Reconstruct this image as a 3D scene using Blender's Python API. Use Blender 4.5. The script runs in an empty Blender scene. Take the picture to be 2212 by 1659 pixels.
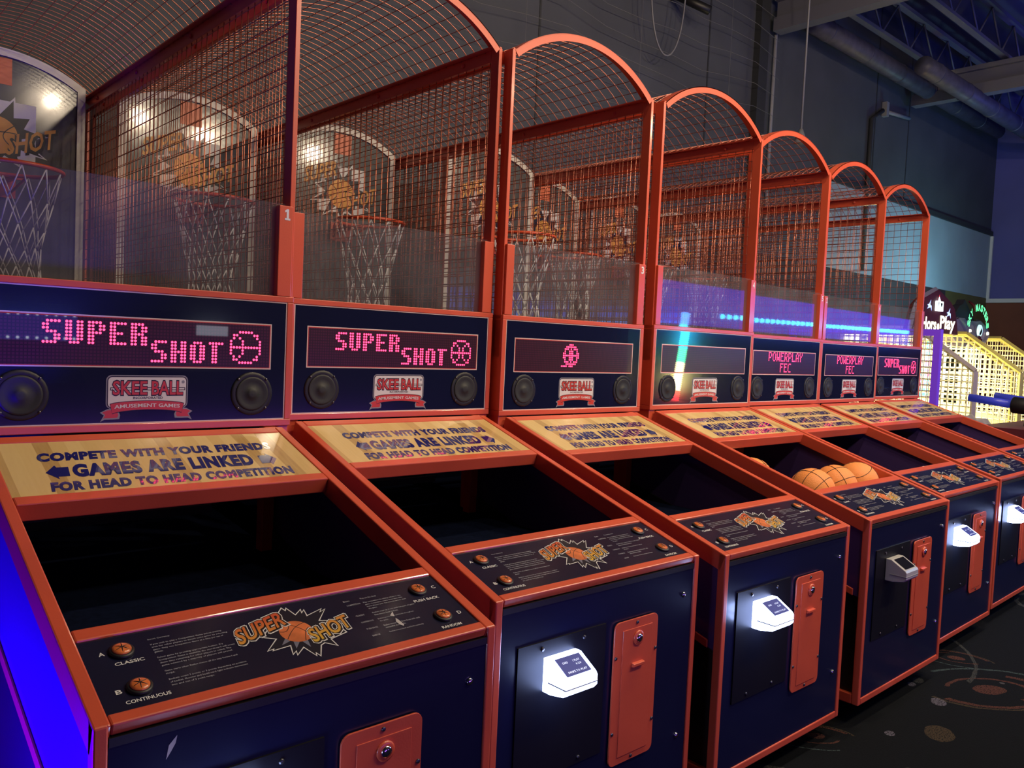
import bpy, math, random
from mathutils import Vector, Matrix
random.seed(7)
SC = bpy.context.scene
COL = SC.collection
PI = math.pi
R = math.radians
V = Vector

# ------------------------------------------------------------------ camera
cam_d = bpy.data.cameras.new('camera'); cam = bpy.data.objects.new('camera', cam_d); COL.objects.link(cam)
YAW, PITCH, ROLL = -0.7327, -0.0500, 0.0455
_f = Vector((-math.sin(YAW)*math.cos(PITCH), math.cos(YAW)*math.cos(PITCH), math.sin(PITCH)))
_r = Vector((math.cos(YAW), math.sin(YAW), 0)); _u = _r.cross(_f)
_r2 = math.cos(ROLL)*_r + math.sin(ROLL)*_u; _u2 = -math.sin(ROLL)*_r + math.cos(ROLL)*_u
CAMLOC = Vector((-0.3318, -1.3297, 1.4349))
M = Matrix((_r2, _u2, -_f)).transposed().to_4x4(); M.translation = CAMLOC
cam.matrix_world = M
cam_d.sensor_fit = 'HORIZONTAL'; cam_d.sensor_width = 36.0; cam_d.lens = 36.0*1767.9/2212.0
cam_d.clip_start = 0.03; cam_d.clip_end = 100
SC.camera = cam
# ------------------------------------------------------------------ view, world
SC.view_settings.view_transform = 'Standard'; SC.view_settings.look = 'None'
SC.view_settings.gamma = 1.0; SC.view_settings.exposure = 0.12
try: SC.view_settings.use_curve_mapping = False
except Exception: pass
W_ = bpy.data.worlds.new('hall_dark'); SC.world = W_; W_.use_nodes = True
_bg = W_.node_tree.nodes['Background']; _bg.inputs[0].default_value = (0.10, 0.11, 0.16, 1); _bg.inputs[1].default_value = 0.02
SC.cycles.max_bounces = 8; SC.cycles.diffuse_bounces = 3; SC.cycles.glossy_bounces = 4
SC.cycles.transparent_max_bounces = 24; SC.cycles.transmission_bounces = 4
SC.cycles.sample_clamp_indirect = 12.0
SC.cycles.caustics_reflective = True; SC.cycles.caustics_refractive = False
SC.cycles.use_denoising = True

# ------------------------------------------------------------------ lights of the hall and added fill lights
def light(name, kind, loc, power, color, **k):
    d = bpy.data.lights.new(name, kind); d.energy = power; d.color = color
    for a, v in k.items(): setattr(d, a, v)
    o = bpy.data.objects.new(name, d); COL.objects.link(o); o.location = loc
    return o
LAMPS = [(1.80, -1.95, 3.84), (2.62, -1.75, 3.84), (3.45, -2.05, 3.84), (4.75, -1.95, 3.84), (6.4, -2.0, 3.84)]
OVERHEAD = [(2.0, -0.5, 5.0, 85), (3.6, -0.5, 5.0, 170), (5.2, -0.5, 5.0, 170), (6.8, -0.5, 5.0, 120)]  # added out-of-view lamps that brighten the console tops
LAMP_COL = (1.0, 0.80, 0.56)
for (x, y, z), pw in zip(LAMPS, (0.52, 0.85, 1.1, 1.15, 0.95)):
    light('lamp_bulb', 'POINT', (x, y, z-0.10), 56*pw, LAMP_COL, shadow_soft_size=0.07)
    _s = light('lamp_beam', 'SPOT', (x, y, z-0.10), 100*pw, LAMP_COL, shadow_soft_size=0.07, spot_size=R(80), spot_blend=1.0)
    _s.rotation_euler = (V((x, 1.1, 1.75))-V((x, y, z-.1))).to_track_quat('-Z', 'Y').to_euler()
for x, y, z, pw in OVERHEAD:
    light('overhead_bulb', 'POINT', (x, y, z-0.10), pw, LAMP_COL, shadow_soft_size=0.09)
_a = light('aisle_blue_wash', 'AREA', (2.6, -4.2, 0.28), 38, (0.30, 0.10, 1.0), shape='RECTANGLE', size=5.0, size_y=0.25); _a.rotation_euler = (R(90), 0, 0)  # added blue fill for the lower fronts, no fixture
light('ceiling_blue_wash', 'AREA', (10.5, -3.0, 4.6), 85, (0.16, 0.14, 1.0), shape='DISK', size=1.2).rotation_euler = (PI, 0, 0)  # added fill, turns the ceiling blue, no fixture
_a = light('ceiling_blue_wash', 'AREA', (14.5, 1.0, 4.4), 45, (0.10, 0.12, 1.0), shape='DISK', size=1.0); _a.rotation_euler = (PI, 0, 0)  # second added blue fill, farther right
_a = light('teal_wall_wash', 'AREA', (13.9, 2.9, 2.3), 40, (0.35, 0.75, 0.85), shape='DISK', size=0.6); _a.rotation_euler = (R(112), 0, 0)  # added fill that brightens the lower back wall

# ------------------------------------------------------------------ materials
MATS = {}
def mat(name, col, rough=0.5, metal=0.0, spec=0.5, coat=0.0, emit=None, es=0.0, var=0.0, vscale=8.0, bump=0.0, bscale=60.0, coat_rough=0.05):
    if name in MATS: return MATS[name]
    m = bpy.data.materials.new(name); m.use_nodes = True; nt = m.node_tree; b = nt.nodes['Principled BSDF']
    b.inputs['Base Color'].default_value = (*col, 1); b.inputs['Roughness'].default_value = rough
    b.inputs['Metallic'].default_value = metal; b.inputs['Specular IOR Level'].default_value = spec
    b.inputs['Coat Weight'].default_value = coat; b.inputs['Coat Roughness'].default_value = coat_rough
    if emit: b.inputs['Emission Color'].default_value = (*emit, 1); b.inputs['Emission Strength'].default_value = es
    if var or bump:
        tc = nt.nodes.new('ShaderNodeTexCoord')
        if var:
            n = nt.nodes.new('ShaderNodeTexNoise'); n.inputs['Scale'].default_value = vscale; n.inputs['Detail'].default_value = 5
            nt.links.new(tc.outputs['Object'], n.inputs['Vector'])
            r = nt.nodes.new('ShaderNodeMapRange'); r.inputs[1].default_value = 0.3; r.inputs[2].default_value = 0.7
            r.inputs[3].default_value = 1-var; r.inputs[4].default_value = 1+var; nt.links.new(n.outputs['Fac'], r.inputs[0])
            mx = nt.nodes.new('ShaderNodeVectorMath'); mx.operation = 'SCALE'; mx.inputs[0].default_value = col
            nt.links.new(r.outputs[0], mx.inputs['Scale']); nt.links.new(mx.outputs[0], b.inputs['Base Color'])
        if bump:
            n2 = nt.nodes.new('ShaderNodeTexNoise'); n2.inputs['Scale'].default_value = bscale; n2.inputs['Detail'].default_value = 4
            nt.links.new(tc.outputs['Object'], n2.inputs['Vector'])
            bp = nt.nodes.new('ShaderNodeBump'); bp.inputs['Strength'].default_value = bump; bp.inputs['Distance'].default_value = 0.004
            nt.links.new(n2.outputs['Fac'], bp.inputs['Height']); nt.links.new(bp.outputs[0], b.inputs['Normal'])
    MATS[name] = m
    return m
def N(nt, t, **k):
    n = nt.nodes.new(t)
    for a, v in k.items(): setattr(n, a, v)
    return n
def mth(nt, op, a, b=None, c=None):
    n = N(nt, 'ShaderNodeMath', operation=op)
    for i, v in enumerate((a, b, c)):
        if v is None: continue
        if isinstance(v, (int, float)): n.inputs[i].default_value = v
        else: nt.links.new(v, n.inputs[i])
    return n.outputs[0]

ORANGE = mat('orange_powder_coat', (0.60, 0.092, 0.040), 0.36, coat=0.45, var=0.07, vscale=5, bump=0.05, bscale=220, coat_rough=0.12)
NAVY = mat('navy_laminate', (0.0055, 0.0075, 0.036), 0.28, coat=0.2, coat_rough=0.12)
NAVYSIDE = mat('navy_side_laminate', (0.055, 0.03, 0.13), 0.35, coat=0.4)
NAVYGLASS = mat('navy_display_acrylic', (0.006, 0.008, 0.032), 0.12, coat=1.0, coat_rough=0.015)
BLACK = mat('black_plastic', (0.008, 0.008, 0.009), 0.45)
CARPETBLACK = mat('dark_blue_ramp_carpet', (0.003, 0.0055, 0.019), 0.95, spec=0.04, var=0.25, vscale=60)
PANEL = mat('charcoal_panel_decal', (0.007, 0.009, 0.030), 0.25, coat=0.3, var=0.12, vscale=9, coat_rough=0.12)
WHITEPRINT = mat('white_print', (0.66, 0.67, 0.68), 0.4)
GREYPRINT = mat('grey_fine_print', (0.34, 0.34, 0.38), 0.45)
PIN = mat('pale_pinstripe', (0.62, 0.50, 0.44), 0.3)
CHROME = mat('chrome', (0.75, 0.75, 0.78), 0.12, metal=1.0)
STEEL = mat('dark_bolt_steel', (0.10, 0.10, 0.11), 0.3, metal=0.8)
WIRE = mat('worn_orange_wire', (0.56, 0.20, 0.13), 0.34, metal=0.8)
CREAM = mat('cream_edge_trim', (0.52, 0.49, 0.44), 0.42, var=0.06)
BLUEINK = mat('navy_vinyl_lettering', (0.018, 0.018, 0.17), 0.08, coat=1.0, coat_rough=0.03)
SPK = mat('speaker_cone_grey', (0.012, 0.014, 0.013), 0.62, var=0.15, vscale=30)
SPKRIM = mat('speaker_rim_black', (0.006, 0.006, 0.006), 0.5)
BADGEWHITE = mat('badge_white', (0.62, 0.60, 0.58), 0.35)
BADGERED = mat('badge_red', (0.50, 0.045, 0.028), 0.35)
BADGEDK = mat('badge_dark_outline', (0.02, 0.012, 0.012), 0.4)
RIM = mat('hoop_orange', (0.55, 0.07, 0.025), 0.4)
NET = mat('white_net_cord', (0.60, 0.60, 0.62), 0.8)
BBOARD = mat('smoky_backboard', (0.075, 0.082, 0.085), 0.13, coat=0.6, var=0.2, vscale=4, coat_rough=0.06)
LOGOYEL = mat('decal_amber', (0.55, 0.26, 0.05), 0.4)
LOGOWHT = mat('decal_white', (0.50, 0.50, 0.50), 0.4)
LOGOBLK = mat('decal_black', (0.008, 0.009, 0.02), 0.35)
LOGOORG = mat('decal_orange_square', (0.52, 0.12, 0.05), 0.4)
BUTTON = mat('amber_button_lens', (0.62, 0.16, 0.04), 0.12, coat=1.0, var=0.3, vscale=70)
LED = mat('red_led_lit', (0.2, 0.0, 0.01), 0.5, emit=(1.0, 0.035, 0.11), es=5.0)
READER_LIT = mat('reader_shell_lit', (0.8, 0.85, 0.9), 0.4, emit=(0.40, 0.52, 1.0), es=15)
READER_OFF = mat('reader_shell_grey', (0.40, 0.40, 0.40), 0.35)
SCREEN_LIT = mat('reader_screen_blue', (0.02, 0.025, 0.10), 0.5, spec=0.2, emit=(0.08, 0.10, 0.45), es=0.4)
SCREENTXT = mat('reader_screen_text', (0.5, 0.6, 0.8), 0.3, emit=(0.45, 0.55, 0.9), es=0.8)
SCREEN_OFF = mat('reader_screen_dark', (0.01, 0.01, 0.012), 0.08)
BALL = mat('basketball_orange_rubber', (0.80, 0.28, 0.07), 0.6, bump=0.5, bscale=260)
SEAM = mat('basketball_seam_black', (0.02, 0.012, 0.008), 0.6)
GREYMET = mat('dull_grey_metal', (0.30, 0.31, 0.32), 0.5, metal=0.4)
DARKPIPE = mat('dark_conduit', (0.03, 0.032, 0.036), 0.6)
PALEPIPE = mat('pale_conduit', (0.22, 0.22, 0.24), 0.5)
TRUSS = mat('truss_paint', (0.12, 0.12, 0.16), 0.6)

def gradient_print(name, axis, z0, z1, cols):
    # print whose ink changes colour across the decal
    if name in MATS: return MATS[name]
    m = bpy.data.materials.new(name); m.use_nodes = True; nt = m.node_tree; b = nt.nodes['Principled BSDF']; b.inputs['Roughness'].default_value = 0.35
    tc = N(nt, 'ShaderNodeTexCoord'); dot = N(nt, 'ShaderNodeVectorMath', operation='DOT_PRODUCT'); dot.inputs[1].default_value = axis
    nt.links.new(tc.outputs['Object'], dot.inputs[0])
    mr = N(nt, 'ShaderNodeMapRange'); mr.inputs[1].default_value = z0; mr.inputs[2].default_value = z1; nt.links.new(dot.outputs['Value'], mr.inputs[0])
    cr = N(nt, 'ShaderNodeValToRGB'); cr.color_ramp.elements[0].color = (*cols[0], 1); cr.color_ramp.elements[1].color = (*cols[-1], 1)
    for i, c in enumerate(cols[1:-1]):
        e = cr.color_ramp.elements.new((i+1)/(len(cols)-1)); e.color = (*c, 1)
    nt.links.new(mr.outputs[0], cr.inputs[0]); nt.links.new(cr.outputs[0], b.inputs['Base Color'])
    MATS[name] = m
    return m
def wood_material():
    m = bpy.data.materials.new('maple_court_laminate'); m.use_nodes = True; nt = m.node_tree; b = nt.nodes['Principled BSDF']
    tc = N(nt, 'ShaderNodeTexCoord'); sp = N(nt, 'ShaderNodeSeparateXYZ'); nt.links.new(tc.outputs['Object'], sp.inputs[0])
    st = mth(nt, 'FLOOR', mth(nt, 'MULTIPLY', sp.outputs[0], 27.0))
    wn = N(nt, 'ShaderNodeTexWhiteNoise', noise_dimensions='1D'); nt.links.new(st, wn.inputs['W'])
    mp = N(nt, 'ShaderNodeMapping'); mp.inputs['Scale'].default_value = (60, 5, 5); nt.links.new(tc.outputs['Object'], mp.inputs[0])
    nz = N(nt, 'ShaderNodeTexNoise'); nz.inputs['Scale'].default_value = 2.0; nz.inputs['Detail'].default_value = 6; nt.links.new(mp.outputs[0], nz.inputs['Vector'])
    f = mth(nt, 'ADD', mth(nt, 'MULTIPLY', wn.outputs['Value'], 0.75), mth(nt, 'MULTIPLY', nz.outputs['Fac'], 0.35))
    cr = N(nt, 'ShaderNodeValToRGB'); cr.color_ramp.elements[0].color = (0.36, 0.21, 0.07, 1); cr.color_ramp.elements[1].color = (0.74, 0.56, 0.25, 1)
    e = cr.color_ramp.elements.new(0.4); e.color = (0.62, 0.43, 0.165, 1)
    nt.links.new(f, cr.inputs[0]); nt.links.new(cr.outputs[0], b.inputs['Base Color'])
    b.inputs['Roughness'].default_value = 0.38; b.inputs['Coat Weight'].default_value = 0.5; b.inputs['Coat Roughness'].default_value = 0.10
    return m
WOOD = wood_material()
def led_panel_material():
    m = bpy.data.materials.new('led_matrix_board'); m.use_nodes = True; nt = m.node_tree; b = nt.nodes['Principled BSDF']
    tc = N(nt, 'ShaderNodeTexCoord'); sp = N(nt, 'ShaderNodeSeparateXYZ'); nt.links.new(tc.outputs['Object'], sp.inputs[0])
    fx = mth(nt, 'PINGPONG', mth(nt, 'ADD', mth(nt, 'MULTIPLY', sp.outputs[0], 1/.0091), 0.0), 0.5)
    fz = mth(nt, 'PINGPONG', mth(nt, 'MULTIPLY', sp.outputs[2], 1/.0091), 0.5)
    d = mth(nt, 'GREATER_THAN', mth(nt, 'MINIMUM', fx, fz), 0.16)
    mx = N(nt, 'ShaderNodeMix', data_type='RGBA'); mx.inputs[6].default_value = (0.018, 0.003, 0.006, 1); mx.inputs[7].default_value = (0.060, 0.008, 0.018, 1)
    nt.links.new(d, mx.inputs[0]); nt.links.new(mx.outputs[2], b.inputs['Base Color'])
    b.inputs['Roughness'].default_value = 0.35; b.inputs['Coat Weight'].default_value = 1.0; b.inputs['Coat Roughness'].default_value = 0.02
    return m
LEDBOARD = led_panel_material()
def plexi_material():
    m = bpy.data.materials.new('dusty_clear_plexiglass'); m.use_nodes = True; nt = m.node_tree
    out = nt.nodes['Material Output']; nt.nodes.remove(nt.nodes['Principled BSDF'])
    tr = N(nt, 'ShaderNodeBsdfTransparent'); tr.inputs[0].default_value = (0.90, 0.90, 0.91, 1)
    gl = N(nt, 'ShaderNodeBsdfGlossy'); gl.inputs['Roughness'].default_value = 0.03
    df = N(nt, 'ShaderNodeBsdfDiffuse'); df.inputs[0].default_value = (0.55, 0.55, 0.58, 1)
    tc = N(nt, 'ShaderNodeTexCoord'); nz = N(nt, 'ShaderNodeTexNoise'); nz.inputs['Scale'].default_value = 6; nz.inputs['Detail'].default_value = 6
    nt.links.new(tc.outputs['Object'], nz.inputs['Vector'])
    m1 = N(nt, 'ShaderNodeMixShader'); nt.links.new(mth(nt, 'MULTIPLY', nz.outputs['Fac'], 0.105), m1.inputs[0])
    nt.links.new(tr.outputs[0], m1.inputs[1]); nt.links.new(df.outputs[0], m1.inputs[2])
    fr = N(nt, 'ShaderNodeFresnel'); fr.inputs[0].default_value = 1.45
    m2 = N(nt, 'ShaderNodeMixShader'); ge = N(nt, 'ShaderNodeNewGeometry'); nt.links.new(mth(nt, 'MULTIPLY', fr.outputs[0], mth(nt, 'SUBTRACT', 1.0, ge.outputs['Backfacing'])), m2.inputs[0]); nt.links.new(m1.outputs[0], m2.inputs[1]); nt.links.new(gl.outputs[0], m2.inputs[2])
    nt.links.new(m2.outputs[0], out.inputs[0])
    return m
PLEXI = plexi_material()

# ------------------------------------------------------------------ mesh builder
_TXT = {}
def text_geo(s, offset=0.0, shear=0.0, spacing=1.0, res=3):
    key = (s, offset, shear, spacing, res)
    if key in _TXT: return _TXT[key]
    c = bpy.data.curves.new('t', 'FONT'); c.body = s; c.offset = offset; c.shear = shear; c.space_character = spacing
    c.resolution_u = res; c.fill_mode = 'FRONT'; c.size = 1.0
    o = bpy.data.objects.new('t', c); COL.objects.link(o)
    dg = bpy.context.evaluated_depsgraph_get(); ev = o.evaluated_get(dg); me = ev.to_mesh()
    vs = [(v.co.x, v.co.y) for v in me.vertices]; fs = [tuple(p.vertices) for p in me.polygons]
    ev.to_mesh_clear(); bpy.data.objects.remove(o); bpy.data.curves.remove(c)
    _TXT[key] = (vs, fs)
    return _TXT[key]
V = Vector
class MB:
    def __init__(s): s.v = []; s.f = []; s.m = []; s.sm = []
    def add(s, vs, fs, mi=0, smooth=False):
        o = len(s.v); s.v += [tuple(v) for v in vs]; s.f += [tuple(i+o for i in f) for f in fs]
        s.m += [mi]*len(fs); s.sm += [smooth]*len(fs); return s
    def hexa(s, p, mi=0):   # p: 4 bottom, 4 top (ccw seen from top)
        return s.add(p, [(3, 2, 1, 0), (4, 5, 6, 7), (0, 1, 5, 4), (1, 2, 6, 5), (2, 3, 7, 6), (3, 0, 4, 7)], mi)
    def box(s, x0, x1, y0, y1, z0, z1, mi=0):
        return s.hexa([(x0, y0, z0), (x1, y0, z0), (x1, y1, z0), (x0, y1, z0), (x0, y0, z1), (x1, y0, z1), (x1, y1, z1), (x0, y1, z1)], mi)
    def prism(s, pts, d, mi=0, cap=True):   # pts: 3D outline, d: extrusion vector
        n = len(pts); pts = [V(q) for q in pts]; d = V(d)
        fs = [(i, (i+1) % n, (i+1) % n+n, i+n) for i in range(n)]
        if cap: fs += [tuple(range(n))[::-1], tuple(range(n, 2*n))]
        return s.add(pts+[q+d for q in pts], fs, mi)
    def tube(s, path, r, n=6, mi=0, smooth=True, closed=False, cap=True):
        P = [V(q) for q in path]; k = len(P); vs = []; rr = r if isinstance(r, (list, tuple)) else [r]*k
        up = None
        for i in range(k):
            a = P[(i-1) % k] if (closed or i > 0) else P[i]; b = P[(i+1) % k] if (closed or i < k-1) else P[i]
            t = (b-a).normalized()
            if up is None: up = t.orthogonal().normalized()
            up = (up-t*up.dot(t)).normalized(); w = t.cross(up)
            for j in range(n):
                an = 2*PI*(j+.5)/n; vs.append(P[i]+rr[i]*(math.cos(an)*up+math.sin(an)*w))
        fs = []
        for i in range(k if closed else k-1):
            for j in range(n):
                a = i*n+j; b = i*n+(j+1) % n; c = ((i+1) % k)*n+(j+1) % n; d = ((i+1) % k)*n+j; fs.append((a, b, c, d))
        if cap and not closed: fs += [tuple(range(n))[::-1], tuple(range((k-1)*n, k*n))]
        return s.add(vs, fs, mi, smooth)
    def lathe(s, o, ax, prof, n=20, mi=0, smooth=True):   # prof: (radius, height along ax)
        ax = V(ax).normalized(); u = ax.orthogonal().normalized(); w = ax.cross(u); o = V(o); vs = []
        for r, h in prof:
            for j in range(n):
                a = 2*PI*j/n; vs.append(o+ax*h+r*(math.cos(a)*u+math.sin(a)*w))
        k = len(prof); fs = [(i*n+j, i*n+(j+1) % n, (i+1)*n+(j+1) % n, (i+1)*n+j) for i in range(k-1) for j in range(n)]
        fs += [tuple(range(n))[::-1], tuple(range((k-1)*n, k*n))]
        return s.add(vs, fs, mi, smooth)
    def poly(s, pts, mi=0): return s.add(pts, [tuple(range(len(pts)))], mi)
    def ngon(s, pts2, fn, mi=0):   # concave outline, triangulated in 2D
        from mathutils.geometry import tessellate_polygon
        tr = tessellate_polygon([[V((a, b, 0)) for a, b in pts2]])
        return s.add([fn(a, b) for a, b in pts2], [tuple(t) for t in tr], mi)
    def outline(s, pts2, fn, w, mi=0):   # closed stroked line of width w
        n = len(pts2); ins = []; outs = []
        for i in range(n):
            p0 = V(pts2[i-1]); p1 = V(pts2[i]); p2 = V(pts2[(i+1) % n])
            d1 = (p1-p0).normalized(); d2 = (p2-p1).normalized(); n1 = V((-d1.y, d1.x)); n2 = V((-d2.y, d2.x))
            b = (n1+n2); L = b.length; b = (b/L if L > 1e-4 else n1); k = min(2.0, 1/max(0.3, b.dot(n1)))
            ins.append(p1+b*k*w/2); outs.append(p1-b*k*w/2)
        vs = [fn(*q) for q in ins]+[fn(*q) for q in outs]
        return s.add(vs, [(i, (i+1) % n, (i+1) % n+n, i+n) for i in range(n)], mi)
    def text(s, t, o, UX, UY, mi=0, offset=0.0, base=None, shear=0.0, spacing=1.0, res=3):
        # text fitted so its box (at outline offset `base`) fills o, o+UX, o+UY
        bo = offset if base is None else base
        bv, _ = text_geo(t, bo, shear, spacing, res); vs, fs = text_geo(t, offset, shear, spacing, res)
        x0 = min(q[0] for q in bv); x1 = max(q[0] for q in bv); y0 = min(q[1] for q in bv); y1 = max(q[1] for q in bv)
        o = V(o); UX = V(UX); UY = V(UY)
        return s.add([o+UX*((x-x0)/(x1-x0))+UY*((y-y0)/(y1-y0)) for x, y in vs], fs, mi)
    def build(s, name, mats, parent=None, bevel=0.0):
        me = bpy.data.meshes.new(name); me.from_pydata(s.v, [], s.f)
        if not isinstance(mats, (list, tuple)): mats = [mats]
        for m in mats: me.materials.append(m)
        me.polygons.foreach_set('material_index', s.m); me.polygons.foreach_set('use_smooth', s.sm); me.update()
        o = bpy.data.objects.new(name, me); COL.objects.link(o)
        if parent: o.parent = parent
        if bevel:
            b = o.modifiers.new('bevel', 'BEVEL'); b.width = bevel; b.segments = 2; b.limit_method = 'ANGLE'; b.angle_limit = R(50)
        return o
def tag(o, label=None, cat=None, group=None, kind=None):
    if label: o['label'] = label
    if cat: o['category'] = cat
    if group: o['group'] = group
    if kind: o['kind'] = kind
    return o
def empty(name, loc, rz=0.0):
    o = bpy.data.objects.new(name, None); COL.objects.link(o); o.location = loc; o.rotation_euler = (0, 0, rz); o.empty_display_size = 0.2
    return o

# ================================================================== THE ROOM
YW, XR, XL, YF, ZC = 4.6, 17.6, -6.0, -9.0, 7.0
def wall_material(name, col, band=None):
    return mat(name, col, 0.75, var=0.16, vscale=1.3, bump=0.15, bscale=25)
WALLM = wall_material('charcoal_wall_paint', (0.062, 0.067, 0.084))
WALLLOW = mat('blue_grey_wall_paint', (0.30, 0.36, 0.42), 0.7, var=0.08, vscale=1.5)
WALLBLUE = mat('blue_wall_paint', (0.09, 0.09, 0.30), 0.7, var=0.1, vscale=1.0)  # blue light on the far wall put into its base colour
WALLBROWN = mat('brown_lower_wall_paint', (0.16, 0.045, 0.022), 0.7, var=0.15, vscale=2.0)
WALLOLIVE = mat('olive_lower_wall_paint', (0.12, 0.095, 0.03), 0.7, var=0.15, vscale=2.0)
def carpet_material():
    m = bpy.data.materials.new('galaxy_pattern_carpet'); m.use_nodes = True; nt = m.node_tree; b = nt.nodes['Principled BSDF']; b.inputs['Roughness'].default_value = 0.95
    b.inputs['Specular IOR Level'].default_value = 0.1
    tc = N(nt, 'ShaderNodeTexCoord'); P = tc.outputs['Object']
    dn = N(nt, 'ShaderNodeTexNoise'); dn.inputs['Scale'].default_value = 14; dn.inputs['Detail'].default_value = 4; nt.links.new(P, dn.inputs['Vector'])
    wv = N(nt, 'ShaderNodeVectorMath', operation='MULTIPLY_ADD'); nt.links.new(dn.outputs['Color'], wv.inputs[0]); wv.inputs[1].default_value = (0.02, 0.02, 0); nt.links.new(P, wv.inputs[2])
    WP = wv.outputs[0]
    fz = N(nt, 'ShaderNodeTexNoise'); fz.inputs['Scale'].default_value = 180; nt.links.new(P, fz.inputs['Vector'])
    base = N(nt, 'ShaderNodeMix', data_type='RGBA'); base.inputs[6].default_value = (0.0022, 0.0027, 0.0036, 1); base.inputs[7].default_value = (0.006, 0.0072, 0.009, 1)
    nt.links.new(fz.outputs['Fac'], base.inputs[0]); cur = base.outputs[2]
    def over(cur, fac, col):
        mx = N(nt, 'ShaderNodeMix', data_type='RGBA'); nt.links.new(fac, mx.inputs[0]); nt.links.new(cur, mx.inputs[6]); mx.inputs[7].default_value = (*col, 1); return mx.outputs[2]
    def ring(cx, cy, ang, sx, sy, r0, r1, a0=0.0, a1=1.0):
        mp = N(nt, 'ShaderNodeMapping', vector_type='TEXTURE'); mp.inputs['Location'].default_value = (cx+0.01, cy+0.01, 0); mp.inputs['Rotation'].default_value = (0, 0, ang); mp.inputs['Scale'].default_value = (sx, sy, 1)
        nt.links.new(WP, mp.inputs[0]); sp = N(nt, 'ShaderNodeSeparateXYZ'); nt.links.new(mp.outputs[0], sp.inputs[0])
        d = mth(nt, 'SQRT', mth(nt, 'ADD', mth(nt, 'POWER', sp.outputs[0], 2.0), mth(nt, 'POWER', sp.outputs[1], 2.0)))
        th = mth(nt, 'ADD', mth(nt, 'MULTIPLY', mth(nt, 'ARCTAN2', sp.outputs[1], sp.outputs[0]), 1/(2*PI)), 0.5)
        k = mth(nt, 'MULTIPLY', mth(nt, 'GREATER_THAN', d, r0), mth(nt, 'LESS_THAN', d, r1))
        k2 = mth(nt, 'MULTIPLY', mth(nt, 'GREATER_THAN', th, a0), mth(nt, 'LESS_THAN', th, a1))
        gr = mth(nt, 'GREATER_THAN', fz.outputs['Fac'], 0.44)
        return mth(nt, 'MULTIPLY', mth(nt, 'MULTIPLY', k, k2), mth(nt, 'MULTIPLY', gr, 0.6))
    RST, GRY, TEA, TAN, LAV = (0.11, 0.042, 0.03), (0.055, 0.058, 0.055), (0.06, 0.09, 0.09), (0.07, 0.05, 0.03), (0.13, 0.12, 0.16)
    for cx, cy, an, s in CARPET_SWIRLS:
        cur = over(cur, ring(cx, cy, an, s, s*.62, 0.80, 0.90, 0.05, 0.62), RST)
        cur = over(cur, ring(cx, cy, an, s, s*.62, 0.93, 0.99, 0.02, 0.50), TAN)
        cur = over(cur, ring(cx, cy, an, s, s*.62, 0.55, 0.62, 0.30, 0.92), RST)
        cur = over(cur, ring(cx, cy, an, s*1.15, s*.7, 0.96, 1.02, 0.45, 0.80), TEA)
        cur = over(cur, ring(cx, cy, an, s, s*.62, 0.0, 0.24), RST)
        cur = over(cur, ring(cx+.25, cy+.35, an+1, s*1.3, s*.6, 0.92, 1.0, 0.1, 0.5), GRY)
    for cx, cy, s, c in CARPET_SPOTS:
        cur = over(cur, ring(cx, cy, 0.3, s, s*.7, 0, 1.0), {'l': LAV, 't': TAN, 'g': GRY, 'r': RST}[c])
    vo = N(nt, 'ShaderNodeTexVoronoi'); vo.inputs['Scale'].default_value = 5.5; nt.links.new(WP, vo.inputs['Vector'])
    sel = mth(nt, 'MULTIPLY', mth(nt, 'LESS_THAN', vo.outputs['Distance'], 0.06), 0.45)
    sv = N(nt, 'ShaderNodeSeparateXYZ'); nt.links.new(vo.outputs['Color'], sv.inputs[0])
    sel = mth(nt, 'MULTIPLY', sel, mth(nt, 'GREATER_THAN', sv.outputs[0], 0.55)); cur = over(cur, sel, (0.11, 0.11, 0.12))
    nt.links.new(cur, b.inputs['Base Color'])
    bp = N(nt, 'ShaderNodeBump'); bp.inputs['Strength'].default_value = 0.4; bp.inputs['Distance'].default_value = 0.004; nt.links.new(fz.outputs['Fac'], bp.inputs['Height']); nt.links.new(bp.outputs[0], b.inputs['Normal'])
    return m
CARPET_SWIRLS = [(3.66, -0.14, -0.5, 0.33), (1.95, -0.55, 0.8, 0.3), (5.4, -0.3, 1.9, 0.35), (4.9, -1.6, 0.2, 0.34), (2.6, 0.12, 2.4, 0.16), (3.95, 0.1, 2.0, 0.17)]
CARPET_SPOTS = [(3.33, -0.05, 0.042, 'l'), (3.02, -0.17, 0.075, 't'), (2.86, -0.05, 0.025, 'l'), (3.50, 0.10, 0.035, 'g'), (3.43, 0.10, 0.025, 'l'), (2.62, -0.22, 0.03, 'g'), (3.15, -0.45, 0.03, 'g'), (3.6, -0.45, 0.03, 'l')]
tag(MB().box(XL, XR, YF, YW, -0.1, 0.0).build('floor', carpet_material()), kind='structure')
tag(MB().box(XL, XR, YF, YW, ZC, ZC+0.1).build('ceiling', mat('ceiling_deck', (0.07, 0.07, 0.10), 0.8, var=0.2, vscale=0.8)), kind='structure')
w = MB(); w.box(XL, XR, YW, YW+0.15, 2.75, ZC, 0); w.box(11.0, XR, YW-0.02, YW, 2.75, 4.02, 1); w.box(XL, 15.5, YW-0.01, YW+0.15, 0, 2.75, 4); w.box(15.5, XR, YW-0.01, YW+0.15, 0, 2.75, 2)
for x in (5.15, 7.9, 12.3, 13.5): w.box(x-0.012, x+0.012, YW-0.006, YW, 2.75, ZC, 3)
w.box(8.85, 9.05, YW-0.09, YW, 2.75, ZC, 3)
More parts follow.
